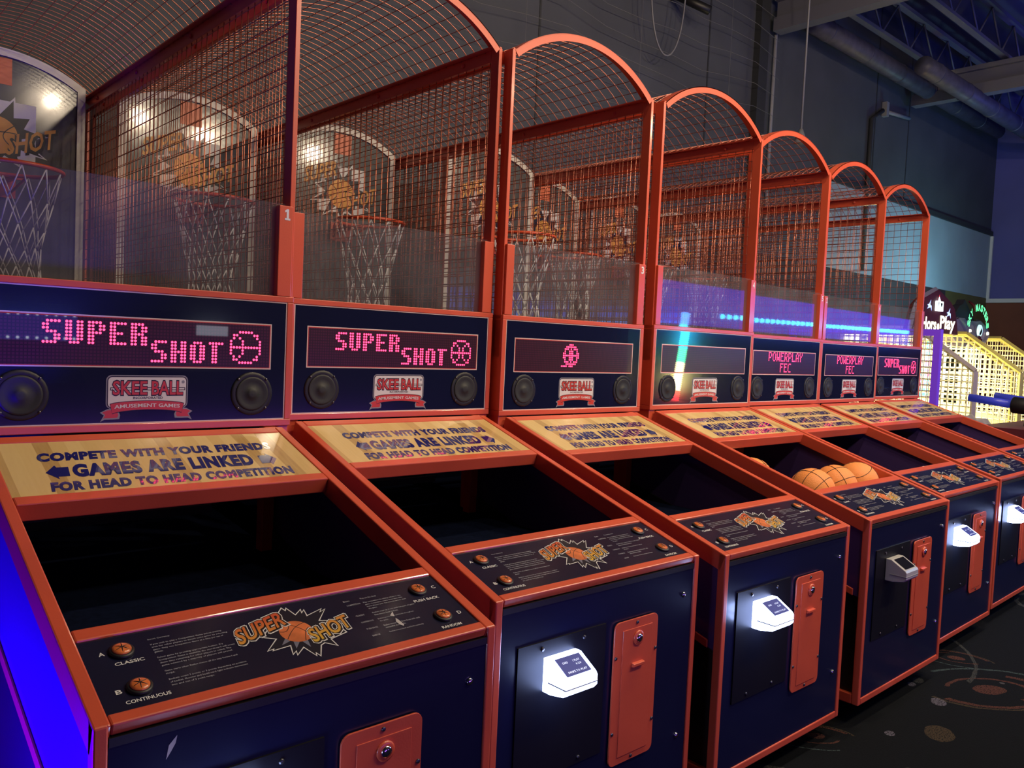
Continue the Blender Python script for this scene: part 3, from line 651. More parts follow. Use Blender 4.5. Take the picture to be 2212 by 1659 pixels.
def part_backboard():
    m = MB(); out = [(BX0+.02, 1.40), (BX1-.02, 1.40)]+bb_arc(20, .02)
    m.prism([(a, .022, b) for a, b in out][::-1], (0, -.012, 0), 0)
    Y = .0095
    def f(h): return lambda a, b: V((a, Y-h, b))
    star = []
    for k in range(22):
        a = 2*PI*k/22+.1; r = (.205 if k % 2 == 0 else .115)*(1+.12*math.sin(k*2.3)); star.append((W/2+r*math.cos(a)*1.0, 2.315+r*math.sin(a)*.86))
    m.ngon([(.28, 2.19), (.60, 2.19), (.60, 2.47), (.28, 2.47)], f(.0002), 2)
    m.ngon(star, f(.0004), 3)
    m.outline(star, f(.0006), .010, 2)
    m.poly([f(.0008)(.437+.088*math.cos(a*PI/16), 2.305+.088*math.sin(a*PI/16)) for a in range(32)], 1)
    def seam(pts):
        for i in range(len(pts)-1):
            p = V(pts[i]); q = V(pts[i+1]); d = (q-p).normalized(); n = V((-d.y, d.x))*.0022
            m.poly([f(.001)(*(p+n)), f(.001)(*(p-n)), f(.001)(*(q-n)), f(.001)(*(q+n))], 3)
    b = lambda x, y: (.437+.088*x, 2.305+.088*y)
    seam([b(-.95+1.9*t, -.3+.5*t+.2*math.sin(PI*t)) for t in [i/10 for i in range(11)]]); seam([b(-.1+.2*math.sin(PI*t), 1-2*t) for t in [i/10 for i in range(11)]])
    seam([b(-.8+.5*math.sin(PI*t), .6-1.2*t) for t in [i/10 for i in range(11)]]); seam([b(.8-.5*math.sin(PI*t), .6-1.2*t) for t in [i/10 for i in range(11)]])
    for s, o, ux in (('SUPER', (.185, 2.335), (.215, .075)), ('SHOT', (.475, 2.215), (.205, .065))):
        U = (ux[0], 0, ux[1]); Z = (.006, 0, .098)
        m.text(s, (o[0]+.008, Y-.0012, o[1]-.006), U, Z, 3, offset=.06, base=.02, res=2); m.text(s, (o[0], Y-.0016, o[1]), U, Z, 1, offset=.02, res=2)
    m.ngon([(.378, 2.545), (.497, 2.545), (.497, 2.668), (.378, 2.668)], f(.0006), 4)
    return m
def part_bb_frame():
    m = MB(); out = bb_arc(20, 0); inn = bb_arc(20, .036)
    path_o = [(BX1, 1.40)]+out+[(BX0, 1.40)]; path_i = [(BX1-.036, 1.40)]+inn+[(BX0+.036, 1.40)]
    n = len(path_o); vs = []
    for y in (0.0, .045):
        vs += [(a, y, b) for a, b in path_o]+[(a, y, b) for a, b in path_i]
    fs = []
    for i in range(n-1):
        fs += [(i, i+1, n+i+1, n+i), (2*n+i, 3*n+i, 3*n+i+1, 2*n+i+1), (i, 2*n+i, 2*n+i+1, i+1), (n+i, n+i+1, 3*n+i+1, 3*n+i)]
    return m.add(vs, fs)
HC, HR = (0.44, -.33, 2.105), .20
def part_hoop():
    m = MB(); m.tube([(HC[0]+HR*math.cos(2*PI*k/32), HC[1]+HR*math.sin(2*PI*k/32), HC[2]) for k in range(32)], .0095, 8, closed=True)
    m.box(HC[0]-.10, HC[0]+.10, -.10, -.085, HC[2]-.012, HC[2]+.006); m.box(HC[0]-.06, HC[0]+.06, -.135, .009, HC[2]-.01, HC[2]+.003); m.box(HC[0]-.075, HC[0]+.075, -.006, .009, HC[2]-.09, HC[2]+.02)
    for sx in (-1, 1): m.tube([(HC[0]+sx*.05, .0, HC[2]-.07), (HC[0]+sx*.09, -.14, HC[2]-.008)], .006, 6)
    return m
def part_net():
    m = MB(); n = 12; lv = [(.0, .197), (.14, .165), (.26, .135), (.35, .118), (.43, .112), (.51, .118), (.57, .122)]
    rnd = random.Random(3)
    def q(k, l):
        a = 2*PI*(k+(.5 if l % 2 else 0))/n; dz, r = lv[l]; r *= 1+rnd.uniform(-.06, .06)*(l > 0)
        return (HC[0]+r*math.cos(a), HC[1]+r*math.sin(a), HC[2]-dz-.006+rnd.uniform(-.012, .012)*(l > 0))
    G = [[q(k, l) for k in range(n)] for l in range(len(lv))]
    for l in range(len(lv)-1):
        for k in range(n):
            nx = (k if l % 2 == 0 else k+1) % n; pv = (k-1 if l % 2 == 0 else k) % n
            for t in (nx, pv): m.tube([G[l][k], G[l+1][t]], .0032, 5)
    return m
def part_body():
    m = MB(); m.box(.045, W-.045, 1.62, YB+.04, .08, 1.30); m.box(.05, W-.05, 1.165, 1.62, .08, .70)
    return m
def part_reader():
    m = MB(); x0, x1 = .197, .313
    sec = [(-.001, .552), (-.001, .640), (-.022, .640), (-.078, .606), (-.084, .598), (-.084, .572), (-.074, .561), (-.03, .552)]
    m.prism([(x0, a, b) for a, b in sec], (x1-x0, 0, 0), 0)
    m.box(x0-.0015, x1+.0015, -.0855, -.02, .579, .5835, 1)
    return m
def part_reader_screen(lit):
    m = MB(); a = V((0, -.026, .638)); b = V((0, -.074, .609)); d = (b-a); n = V((0, -d.z, d.y)); n = -n.normalized() if n.z > 0 and n.y > 0 else n.normalized()
    if n.z < 0: n = -n
    def P(u, t, h): return V((u, 0, 0))+a+d*t+n*h
    m.hexa([P(.211, 1, .0), P(.299, 1, .0), P(.299, 0, .0), P(.211, 0, .0), P(.211, 1, .0012), P(.299, 1, .0012), P(.299, 0, .0012), P(.211, 0, .0012)], 0)
    if lit:
        for s, u0, u1, t in (('CARD', .224, .244, .36), ('1 PLAY', .262, .286, .36), ('6.20', .264, .284, .55), ('SWIPE TO PLAY', .222, .290, .88)):
            m.text(s, P(u0, t, .0016), V((u1-u0, 0, 0)), -d.normalized()*.0062, 1, offset=.02, res=1)
    return m
def part_button(u, v):
    m = MB(); m.lathe(K(u, v, -.004), NK, [(.0215, 0), (.0215, .004), (.019, .006), (.0165, .006)], 24, 1)
    m.lathe(K(u, v, .001), NK, [(.0165, 0), (.0160, .003), (.012, .0048), (.006, .0057), (.0008, .006)], 24, 0)
    for k in range(3):
        a = k*PI/3+.4; d = UXK*math.cos(a)+UYK*math.sin(a); p = K(u, v, .0074)
        m.tube([p-d*.0125-NK*.0022, p-d*.006-NK*.0004, p+NK*.0003, p+d*.006-NK*.0004, p+d*.0125-NK*.0022], .0007, 5, 2)
    return m
def part_legs():
    return [MB().lathe((x, y, 0), (0, 0, 1), [(.022, 0), (.022, .008), (.008, .014), (.008, .1)], 10) for x in (.08, W-.08) for y in (.12, 1.0, 3.2)]

def make_machine():
    r = empty('basketball_arcade_machine', (0, 0, 0))
    part_frame().build('cabinet_frame', ORANGE, r, .0034)
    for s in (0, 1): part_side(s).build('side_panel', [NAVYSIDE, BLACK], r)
    part_door().build('front_door', [NAVY, BLACK, CHROME, mat('black_steel_plate', (.004, .004, .007), .5, spec=.25), STEEL], r)
    c = part_coin().build('coin_door', [ORANGE, STEEL], r, .001)
    m = MB(); m.box(.500, .628, -.0075, -.0048, .286, .647); m.build('door_panel', ORANGE, c, .0008)
    m = MB(); m.lathe((.564, -.0074, .618), (0, -1, 0), [(.021, 0), (.021, .004), (.017, .006), (.013, .006)], 20, 0); m.lathe((.564, -.011, .618), (0, -1, 0), [(.0125, 0), (.0115, .005), (.004, .0062)], 16, 1); m.box(.5632, .5648, -.0178, -.016, .611, .625, 2)
    m.build('lock', [ORANGE, CHROME, BLACK], c)
    MB().prism([(.540, -.0074, .535), (.540, -.0074, .549), (.540, -.018, .547), (.540, -.018, .539)], (.048, 0, 0)).build('handle', ORANGE, c, .001)
    rd = part_reader().build('card_reader', [READER_LIT, GREYMET], r, .006)
    part_reader_screen(True).build('screen', [SCREEN_LIT, SCREENTXT], rd)
    cp = console_decal().build('control_panel', PANELMATS, r)
    for u, v in ((.120, .840), (.121, .932), (.757, .839), (.756, .933)): part_button(u, v).build('button', [BUTTON, BLACK, BADGEDK], cp)
    part_sign().build('sign_panel', [WOOD, BLUEINK], r)
    part_ramp().build('ball_trough', [CARPETBLACK, mat('trough_board', (.045, .045, .055), .6)], r)
    part_display_frame().build('display_frame', ORANGE, r, .002)
    dp = part_display().build('display_panel', [NAVYGLASS, PIN, STEEL, BADGERED], r)
    led_mesh('shot_h').build('led_screen', [LEDBOARD, LED], dp)
    for cx in (.1305, .7505): part_speaker(cx).build('speaker', [SPK, SPKRIM, STEEL], dp)
    part_badge().build('maker_badge', [BADGEWHITE, BADGERED, BADGEDK, mat('badge_grey_edge', (.22, .22, .25), .4)], dp)
    MB().box(.03, .85, YD+.016, YD+.021, 1.5475, 1.836).build('ball_shield', PLEXI, r)
    for s in (0, 1): part_number(s, '').build('number_post', [ORANGE, WHITEPRINT], r, .002)
    for s in (0, 1):
        cf = part_cage_frame(s).build('cage_side', [ORANGE, ORANGE], r, .002); part_side_mesh(s).build('wire_mesh', WIRE, cf)
    rf = part_roof().build('cage_roof', ORANGE, r); part_roof_mesh().build('wire_mesh', WIRE, rf)
    bb = part_backboard().build('backboard', [BBOARD, LOGOYEL, LOGOWHT, LOGOBLK, LOGOORG], r); bb.location = (0, 3.2, 0)
    part_bb_frame().build('edge_trim', CREAM, bb); part_hoop().build('hoop', RIM, bb); part_net().build('net', NET, bb)
    part_body().build('rear_body', BLACK, r)
    for l in part_legs(): l.build('leveling_leg', STEEL, r)
    return r
def kids(o): return [c for c in COL.objects if c.parent == o]
def copy_tree(o, parent=None):
    c = o.copy(); COL.objects.link(c)
    if parent: c.parent = parent
    for ch in kids(o): copy_tree(ch, c)
    return c
def stem(o): return o.name.split('.')[0]
MACH = [  # x, y, z, rot, screen, reader lit, numbers, backboard y, label
 (0, 0, 0, 0, 'shot_h', True, ('', '1'), 3.2251, 'nearest caged basketball game, number 1 on its post, blue light down its left side'),
 (.9171, .1121, .0029, -.0022, 'shot_c', True, ('', ''), 3.1671, 'caged basketball game second from the left, red words and a ball lit on its display'),
 (1.815, .0679, -.0013, -.0015, 'ball', True, ('', '3'), 3.1239, 'caged basketball game with number 3 post and only a small red ball on its display'),
 (2.7658, .0527, .0046, .0112, 'off', False, ('', '4'), 2.7957, 'caged basketball game with number 4 post, dark display, unlit grey card reader and loose balls'),
 (3.7182, .138, -.0005, .022, 'fec', True, ('', '5'), 3.14, 'caged basketball game with number 5 post and two thin red text lines on its display'),
 (4.6569, .1866, -.0032, .0302, 'fec', True, ('1', '6'), 3.12, 'caged basketball game second from the far end, two red text lines on its display'),
 (5.5634, .2488, .0025, .0272, 'shot_c', True, ('', ''), 3.14, 'farthest caged basketball game at the right end of the row, next to the purple post')]
proto = make_machine()
bpy.context.view_layer.update()
roots = [proto]+[copy_tree(proto) for _ in range(6)]
LEDMESH = {}
for i, (x, y, z, rz, scr, lit, nums, bk, lab) in enumerate(MACH):
    o = roots[i]; o.location = (x, y, z); o.rotation_euler = (0, 0, rz)
    tag(o, lab, 'arcade game', 'row of caged basketball games')
    posts = []
    for c in kids(o):
        s = stem(c)
        if s == 'backboard': c.location = (0, bk, 0)
        if s == 'number_post': posts.append(c)
        if s == 'display_panel':
            for g in kids(c):
                if stem(g) == 'led_screen':
                    if scr not in LEDMESH:
                        tmp = led_mesh(scr).build('led_screen', [LEDBOARD, LED]); LEDMESH[scr] = tmp.data; bpy.data.objects.remove(tmp)
                    g.data = LEDMESH[scr]; g['label'] = {'off': 'dark unlit led screen', 'ball': 'led screen with a small red ball', 'fec': 'led screen with two thin red text lines'}.get(scr, 'led screen with bold red words and a ball')
        if s == 'card_reader' and not lit:
            c.data = c.data.copy(); c.data.materials[0] = READER_OFF; c['label'] = 'unlit grey card reader'
            for g in kids(c):
                tmp = part_reader_screen(False).build('screen', [SCREEN_OFF]); g.data = tmp.data; bpy.data.objects.remove(tmp)
        elif s == 'card_reader': c['label'] = 'glowing white card reader'
    posts.sort(key=lambda c: min(q[0] for q in c.bound_box))
    for k, c in enumerate(posts):
        if nums[k]:
            tmp = part_number(k, nums[k]).build('number_post', [ORANGE, WHITEPRINT]); c.data = tmp.data; bpy.data.objects.remove(tmp); c['label'] = 'number post marked '+nums[k]

# scrapes on the nearest machine only
SCR1 = [(.1605, .764), (.158, .751), (.151, .739), (.143, .727), (.147, .750)]
SCR2 = ([(.656, .887), (.651, .902), (.643, .897)], [(.650, .907), (.653, .915), (.655, .931), (.652, .935), (.646, .928), (.644, .918)])
SCRAPE = mat('bare_scraped_paint', (.42, .40, .42), .6)
for c in kids(roots[0]):
    if stem(c) == 'front_door': MB().ngon(SCR1, lambda a, b: V((a, .0036, b))).build('paint_scrape', SCRAPE, c)['label'] = 'pale scrape in the navy paint'
    if stem(c) == 'control_panel':
        m = MB()
        for q in SCR2: m.ngon(q, lambda a, b: K(a, b, -.0032))
        m.build('decal_tear', SCRAPE, c)['label'] = 'torn white spot in the decal'
# basketballs in the fourth trough
def make_ball():
    m = MB(); n = 28; rr = .0985
    prof = [(rr*math.sin(PI*i/20), -rr*math.cos(PI*i/20)) for i in range(1, 20)]
    m.lathe((0, 0, 0), (0, 0, 1), [(.001, -rr)]+prof+[(.001, rr)], n, 0)
    o = m.build('basketball', BALL)
    s = MB(); q = rr+.0002
    def great(ax, ay): s.tube([V(ax)*q*math.cos(2*PI*k/40)+V(ay)*q*math.sin(2*PI*k/40) for k in range(40)], .0013, 6, closed=True)
    great((1, 0, 0), (0, 1, 0)); great((1, 0, 0), (0, 0, 1))
    for sg in (-1, 1):
        pts = []
        for k in range(40):
            a = 2*PI*k/40; v = V((math.cos(a)*.95, sg*(.62+.16*math.cos(2*a)), math.sin(a)*.95)); pts.append(v.normalized()*q)
        s.tube(pts, .0013, 6, closed=True)
    s.build('seam', SEAM, o)
    return o
b0 = make_ball()
mx, my, mz, mr = MACH[3][:4]
BALLS = [(.285, .372, (0.4, 1.1, 0.3), 'orange basketball leftmost of the three against the front of the trough'), (.503, .374, (1.2, 0.5, 0.9), 'orange basketball in the middle of the three against the front of the trough'),
         (.722, .372, (1.5, 0.25, 2.1), 'orange basketball rightmost of the three, against the trough side wall'), (.335, .70, (0.2, 0.9, 1.7), 'orange basketball alone farther back in the trough, half hidden by its left side')]
for i, (x, y, ro, lab) in enumerate(BALLS):
    o = b0 if i == 0 else copy_tree(b0)
    o.location = (mx+x*math.cos(mr)-y*math.sin(mr), my+x*math.sin(mr)+y*math.cos(mr), mz+.745+.0988); o.rotation_euler = ro
    tag(o, lab, 'ball', 'basketballs in the trough')
# ================================================================== FAR BALL ALLEYS beyond the row
YEL = mat('cream_yellow_net_paint', (0.82, 0.76, 0.46), 0.5)
YELDK = mat('yellow_frame_paint', (0.50, 0.42, 0.12), 0.5)
GREYRAIL = mat('grey_rail_paint', (0.42, 0.36, 0.34), 0.5)
PURPLE = mat('purple_post_paint', (0.16, 0.05, 0.50), 0.4, emit=(0.22, 0.05, 0.9), es=0.25)  # UV light on the posts put in as a faint emission
MAROON = mat('maroon_paint', (0.10, 0.012, 0.018), 0.5, var=.2)
BARNRED = mat('barn_red_board', (0.10, 0.014, 0.02), 0.6, var=.15)
BARNTRIM = mat('barn_grey_trim', (0.24, 0.22, 0.25), 0.6)
SIGNGLOW = mat('sign_letter_glow', (.9, .9, .8), .5, emit=(1.0, 1.0, 0.74), es=1.7)
BOXGLOW = mat('white_sign_glow', (.9, .9, .9), .5, emit=(0.80, 0.95, 1.0), es=1.5)
BIRDGLOW = mat('blue_white_sign_glow', (.6, .7, .9), .5, emit=(0.35, 0.5, 1.0), es=1.6)
GREENGLOW = mat('green_sign_glow', (.2, .9, .4), .5, emit=(0.12, 0.85, 0.32), es=1.3)
MOONGLOW = mat('moon_sign_glow', (.6, .8, .8), .5, emit=(0.42, 0.72, 0.72), es=1.3)
ROCK = mat('purple_grey_rock', (0.16, 0.14, 0.22), 0.8, var=.3, vscale=6, bump=.6, bscale=10)
ROCKDK = mat('dark_rock_peak', (0.018, 0.018, 0.03), 0.8)
TARGETS = [mat('target_'+n, c, .5, emit=c, es=e) for n, c, e in (('pale_yellow', (1, .95, .55), 2.2), ('pink', (.8, .06, .28), .7), ('teal', (.05, .45, .55), .8), ('blue', (.05, .14, .8), .8), ('orange', (.9, .4, .05), .9), ('yellow', (.95, .75, .08), 1.3), ('black', (.02, .02, .02), .1))]
def net_panel(name, x, poly, parent, mesh_mat, rail_mat, pitch=.066, r=.0062, rail=.03):
    """side net in a plane x = const: rail round the outline, square wire net inside"""
    m = MB(); pts = [(x, a, b) for a, b in poly]
    for i in range(len(pts)):
        m.tube([pts[i], pts[(i+1) % len(pts)]], rail, 4, smooth=False)
    o = m.build(name, rail_mat, parent)
    g = MB(); ys = [q[0] for q in poly]; zs = [q[1] for q in poly]
    def span(k, val):   # crossings of the outline with coordinate k = val
        out = []
        for i in range(len(poly)):
            p, q = poly[i], poly[(i+1) % len(poly)]
            if (p[k]-val)*(q[k]-val) < 0: t = (val-p[k])/(q[k]-p[k]); out.append(p[1-k]+t*(q[1-k]-p[1-k]))
        return sorted(out)
    y = min(ys)+pitch
    while y < max(ys):
        s = span(0, y)
        if len(s) >= 2: g.tube([(x, y, s[0]), (x, y, s[-1])], r, 4, smooth=False)
        y += pitch
    z = min(zs)+pitch
    while z < max(zs):
        s = span(1, z)
        if len(s) >= 2: g.tube([(x+r, s[0], z), (x+r, s[-1], z)], r, 4, smooth=False)
        z += pitch
    g.build('net', mesh_mat, o)
    return o
def alley(x0, x1, y0, railmat, seed):
    rnd = random.Random(seed); r = empty('ball_alley_game', ((x0+x1)/2, y0, 0)); cx = (x0+x1)/2
    poly = [(0, .12), (0, 1.36), (.62, 1.80), (1.5, 1.80), (1.5, .12)]
    net_panel('side_net', x0-cx, poly, r, YEL, railmat)
    net_panel('side_net', x1-cx, poly, r, YEL, YELDK)
    h = (x1-x0)/2-.05
    MB().hexa([(-h, .06, .10), (h, .06, .10), (h, 1.5, .30), (-h, 1.5, .30), (-h, .06, .62), (h, .06, .62), (h, 1.5, .92), (-h, 1.5, .92)]).build('play_deck', YELDK, r)
    m = MB(); m.box(-h, h, 1.5, 1.55, .3, 1.78, 0)
    nx, nz = 7, 6
    for i in range(nx):
        for k in range(nz):
            a = -h+.04+i*(2*h-.08)/nx; b = .94+k*.135; c = rnd.choice([1, 1, 2, 2, 3, 4, 4, 5, 5, 0, 6, 0]); 
            m.box(a+.012, a+(2*h-.08)/nx-.012, 1.485, 1.5, b+.01, b+.12, c)
    m.build('target_wall', TARGETS, r)
    m = MB(); m.box(-h, h, 0, .06, .05, .66); m.build('front_board', MAROON, r)
    for sx in (-1, 1):
        for yy in (.1, 1.45): MB().box(sx*(h-.03)-.03, sx*(h-.03)+.03, yy-.03, yy+.03, 0, .14).build('leg', BLACK, r)
    light('alley_tube_light', 'AREA', (cx, y0+1.1, 1.70), 95, (1.0, .96, .76), shape='RECTANGLE', size=1.3, size_y=.2)
    return r
g1 = alley(9.10, 10.58, 1.84, GREYRAIL, 2); tag(g1, 'glowing yellow netted ball alley topped by a dark red barn sign with white letters', 'arcade game', 'yellow netted ball alleys')
g2 = alley(10.68, 12.16, 1.95, YELDK, 5); tag(g2, 'yellow netted ball alley topped by rocks and an arch of green letters', 'arcade game', 'yellow netted ball alleys')
# barn marquee
OX, OY, par = 9.72, 2.60, g1
out = [(-.67, 1.78), (.67, 1.78), (.60, 1.95), (.52, 2.08), (.38, 2.16), (0, 2.28), (-.38, 2.16), (-.52, 2.08), (-.60, 1.95)]
m = MB(); m.prism([(a, 0, b) for a, b in out][::-1], (0, -.10, 0)); r = m.build('marquee', BARNRED, par); r.location = (OX-par.location.x, OY-par.location.y, 0)
m = MB(); seq = out[1:]+[out[0]]
for i in range(8): m.tube([(seq[i][0], -.06, seq[i][1]), (seq[i+1][0], -.06, seq[i+1][1])], .034, 4, smooth=False)
m.build('roof_trim', BARNTRIM, r)
m = MB(); Yf = -.105
m.text('Hors', (-.43, Yf, 1.80), (.41, 0, 0), (0, 0, .15), 0, offset=.03); m.build('lettering', SIGNGLOW, r); m = MB(); m.text('e', (0, Yf, 1.815), (.07, 0, 0), (0, 0, .075), 0, offset=.06); m.build('lettering', SIGNGLOW, r); m = MB(); m.text('Play', (.085, Yf, 1.785), (.46, 0, 0), (0, 0, .20), 0, offset=.03)
m.build('lettering', SIGNGLOW, r)
m = MB(); q = lambda a, b, y=-.1262: V((a, y, b))
m.box(-.08, .10, -.125, -.10, 2.03, 2.145, 0); m.ngon([(-.05, 2.145), (.03, 2.145), (.0, 2.18), (-.02, 2.20), (-.04, 2.175)], lambda a, b: q(a, b, -.118), 0)
m.poly([q(.01, 2.125), q(.07, 2.125), q(.05, 2.085), q(.03, 2.08)], 1); m.poly([q(-.055, 2.13), q(-.035, 2.13), q(-.038, 2.09), q(-.052, 2.09)], 1); m.ngon([(-.03, 2.198), (-.005, 2.19), (-.015, 2.225)], lambda a, b: q(a, b, -.118), 2)
m.build('hen_house_panel', [BOXGLOW, BLACK, mat('red_sign_glow', (.8, .05, .05), .5, emit=(.9, .05, .06), es=.8)], r)
for ox, oz in ((-.26, 2.06), (.32, 2.0)):
    MB().ngon([(ox-.05, oz-.02), (ox+.01, oz-.005), (ox+.05, oz+.0), (ox+.08, oz-.04), (ox+.07, oz+.02), (ox+.03, oz+.035), (ox+.045, oz+.09), (ox+.0, oz+.04), (ox-.05, oz+.03), (ox-.015, oz+.012)], lambda a, b: V((a, -.104, b)), 0).build('bird', BIRDGLOW, r)
# rocky marquee
OX, OY, par = 11.42, 2.78, g2; rnd = random.Random(11)
def boulder(m, c, rad, mi=0):
    n = 10; vs = []; rows = 6
    for i in range(rows+1):
        a = PI*i/rows
        for j in range(n):
            b = 2*PI*j/n; k = 1+rnd.uniform(-.16, .16)
            vs.append((c[0]+rad[0]*k*math.sin(a)*math.cos(b), c[1]+rad[1]*k*math.sin(a)*math.sin(b), c[2]+rad[2]*k*math.cos(a)))
    m.add(vs, [(i*n+j, i*n+(j+1) % n, (i+1)*n+(j+1) % n, (i+1)*n+j) for i in range(rows) for j in range(n)], mi)
m = MB()
for c, q in (((-.46, 0, 1.84), (.22, .16, .16)), ((-.26, 0, 1.86), (.2, .13, .17)), ((.36, 0, 1.84), (.27, .14, .18)), ((.52, .03, 1.80), (.15, .12, .13)), ((.14, .05, 1.86), (.2, .12, .16)), ((-.05, .05, 1.8), (.3, .12, .15))): boulder(m, c, q)
r = m.build('marquee', ROCK, par); r.location = (OX-par.location.x, OY-par.location.y, 0)
m = MB(); m.prism([(-.50, .12, 1.86), (-.36, .12, 2.06), (-.2, .12, 2.19), (-.09, .12, 2.22), (-.03, .12, 2.285), (.05, .12, 2.23), (.22, .12, 2.12), (.42, .12, 1.98), (.45, .12, 1.82)][::-1], (0, -.10, 0), 0); m.build('peak', ROCKDK, r)
m = MB(); s = 'SKY MASTERS'; RX, RZ = .30, .245
for i, ch in enumerate(s):
    if ch == ' ': m.build('lettering', GREENGLOW, r); m = MB(); continue
    a = PI*(.97-.94*(i+.5)/len(s)); c = V((-.02+RX*math.cos(a), -.16, 1.885+RZ*math.sin(a))); tx = V((RX*math.sin(a), 0, -RZ*math.cos(a))).normalized(); nz = V((-tx.z, 0, tx.x))
    m.text(ch, c-tx*.038, tx*.076, nz*.095, 0, offset=.05)
m.build('lettering', GREENGLOW, r)
m = MB(); m.lathe((-.01, -.17, 1.875), (0, -1, 0), [(.08, 0), (.075, .02)], 20, 0); m.ngon([(-.055, 1.825), (-.0, 1.815), (.05, 1.865), (.03, 1.915), (-.01, 1.88)], lambda a, b: V((a, -.191, b)), 1); o = m.build('moon', [MOONGLOW, BLACK], r); o.scale = (1, 1, 1)
m = MB(); m.tube([(-.02, -.12, 2.14), (-.03, -.1, 2.2), (-.03, -.03, 2.26)], [.03, .022, .012], 8); m.tube([(-.2, -.17, 1.72), (-.05, -.18, 1.78), (.02, -.17, 1.7), (.08, -.17, 1.76)], [.02, .035, .03, .02], 8); m.build('red_ornament', MAROON, r)
m = MB(); m.lathe((-.34, -.17, 1.86), (0, -1, 0), [(.022, 0), (.015, .02)], 10); m.lathe((.29, -.17, 1.85), (0, -1, 0), [(.025, 0), (.02, .02)], 10); m.lathe((-.24, -.17, 1.74), (0, -1, 0), [(.03, 0), (.02, .02)], 10); m.build('bulb', SIGNGLOW, r)
# third alley net, only its near side shows
r = empty('end_net_panel', (12.55, 2.3, 0)); net_panel('side_net', 0, [(0, .12), (0, 1.55), (.42, 1.80), (1.2, 1.80), (1.2, .12)], r, YEL, YELDK); m = MB(); m.box(-.03, .03, 0, .06, 0, .14); m.box(-.03, .03, 1.14, 1.2, 0, .14); m.build('foot', BLACK, r)
tag(r, 'yellow net panel standing at the right edge beyond the rock topped ball alley', 'net panel')
# purple framed cage next to the row
r = empty('purple_cage', (7.55, 1.62, 0)); m = MB(); m.box(-.03, .03, 0, .06, 0, 1.735); m.box(-.03, .03, .06, 1.5, 1.675, 1.735); m.box(-.03, .03, 1.44, 1.5, 0, 1.675); m.box(-.02, .02, .06, 1.44, .30, .34); m.build('frame', PURPLE, r)
g = MB(); y = .1
while y < 1.42: g.tube([(.0, y, .34), (.0, y, 1.675)], .004, 4, smooth=False); y += .055
z = .4
while z < 1.66: g.tube([(.008, .06, z), (.008, 1.44, z)], .004, 4, smooth=False); z += .055
g.build('wire_net', mat('pale_net_wire', (.62, .55, .50), .5), r)
tag(r, 'purple framed net panel standing just past the farthest basketball game', 'net panel')
# counter with the two ball cannons
r = empty('cannon_counter', (8.0, .78, 0)); m = MB(); m.box(-.95, .95, -.32, .34, .80, .93, 0); m.box(-.95, .95, -.30, .32, .06, .80, 1); m.box(-.9, .9, -.27, .29, 0, .06, 2); m.build('counter_body', [MAROON, mat('lavender_front_panel', (.34, .30, .55), .5), BLACK], r)
m = MB(); m.box(-.97, .97, -.335, -.32, .915, .935); m.build('edge_strip', BARNTRIM, r)
tag(r, 'maroon topped counter with a lavender front at the right edge of the photo', 'counter')
BARREL = mat('blue_barrel_plastic', (.04, .05, .42), .3, emit=(.03, .05, .5), es=.25)  # plastic with a faint blue glow put into its colour
def cannon():
    r = empty('ball_cannon', (0, 0, 0))
    m = MB(); m.prism([(-.10, -.16, 0), (-.10, .14, 0), (-.10, .14, .13), (-.10, .02, .24), (-.10, -.12, .24), (-.10, -.16, .18)], (.20, 0, 0)); m.tube([(0, .10, .16), (0, .26, .17)], .07, 12); m.build('body', BLACK, r, .01)
    m = MB(); m.tube([(0, .24, .17), (0, .60, .205)], .034, 14); m.build('barrel', BARREL, r)
    return r
c0 = cannon(); c0.location = (7.45, .72, .936); tag(c0, 'black ball cannon with a blue barrel nearer the orange machines', 'ball cannon', 'cannons on the counter')
c1 = copy_tree(c0); c1.location = (8.35, .80, .936); tag(c1, 'black ball cannon with a blue barrel farther along the counter', 'ball cannon', 'cannons on the counter')
m = MB(); vs = []
for i in range(9):
    for j in range(7): vs.append((7.62+i*.10, 1.14+j*.10, .86+.035*math.sin(i*1.7+j)+.03*math.cos(j*1.9)+(.09 if 2 < j < 5 else 0)-.012*i))
m.add(vs, [(i*7+j, (i+1)*7+j, (i+1)*7+j+1, i*7+j+1) for i in range(8) for j in range(6)], 0, True); m.box(7.66, 8.4, 1.16, 1.70, 0, .72, 1)
tag(m.build('canvas_covered_crate', [mat('grey_canvas', (.42, .38, .32), .9, var=.2, vscale=12), MAROON]), 'crumpled grey canvas over a crate behind the ball cannons', 'crate')
# ================================================================== ACROSS THE AISLE (seen in the reflections)
BLUETUBE = mat('blue_tube_glow', (.02, .01, .3), .4, emit=(0.028, 0.0, 1.0), es=430)
r = empty('blue_light_column', (-.50, .42, 0)); MB().box(-.12, .12, -.12, .12, 0, .10).build('base', BLACK, r); MB().tube([(0, 0, .10), (0, 0, .68)], .05, 14).build('tube', BLUETUBE, r); MB().lathe((0, 0, .68), (0, 0, 1), [(.16, 0), (.16, .02), (.05, .05)], 18).build('cap', BLACK, r)
tag(r, 'blue glowing light column beside the nearest machine', 'light column')
TUBES = [mat('candy_tube_'+n, c, .4, emit=c, es=e) for n, c, e in (('red', (1, .03, .05), 14), ('warm', (1, .88, .4), 26), ('mint', (.1, 1, .5), 15), ('cyan', (.05, .7, 1), 20), ('azure', (.1, .35, 1), 20))]
r = empty('rainbow_light_tube', (6.25, -1.2, 0)); MB().box(-.2, .2, -.2, .2, 0, .95).build('pedestal', BLACK, r)
m = MB(); n = 44
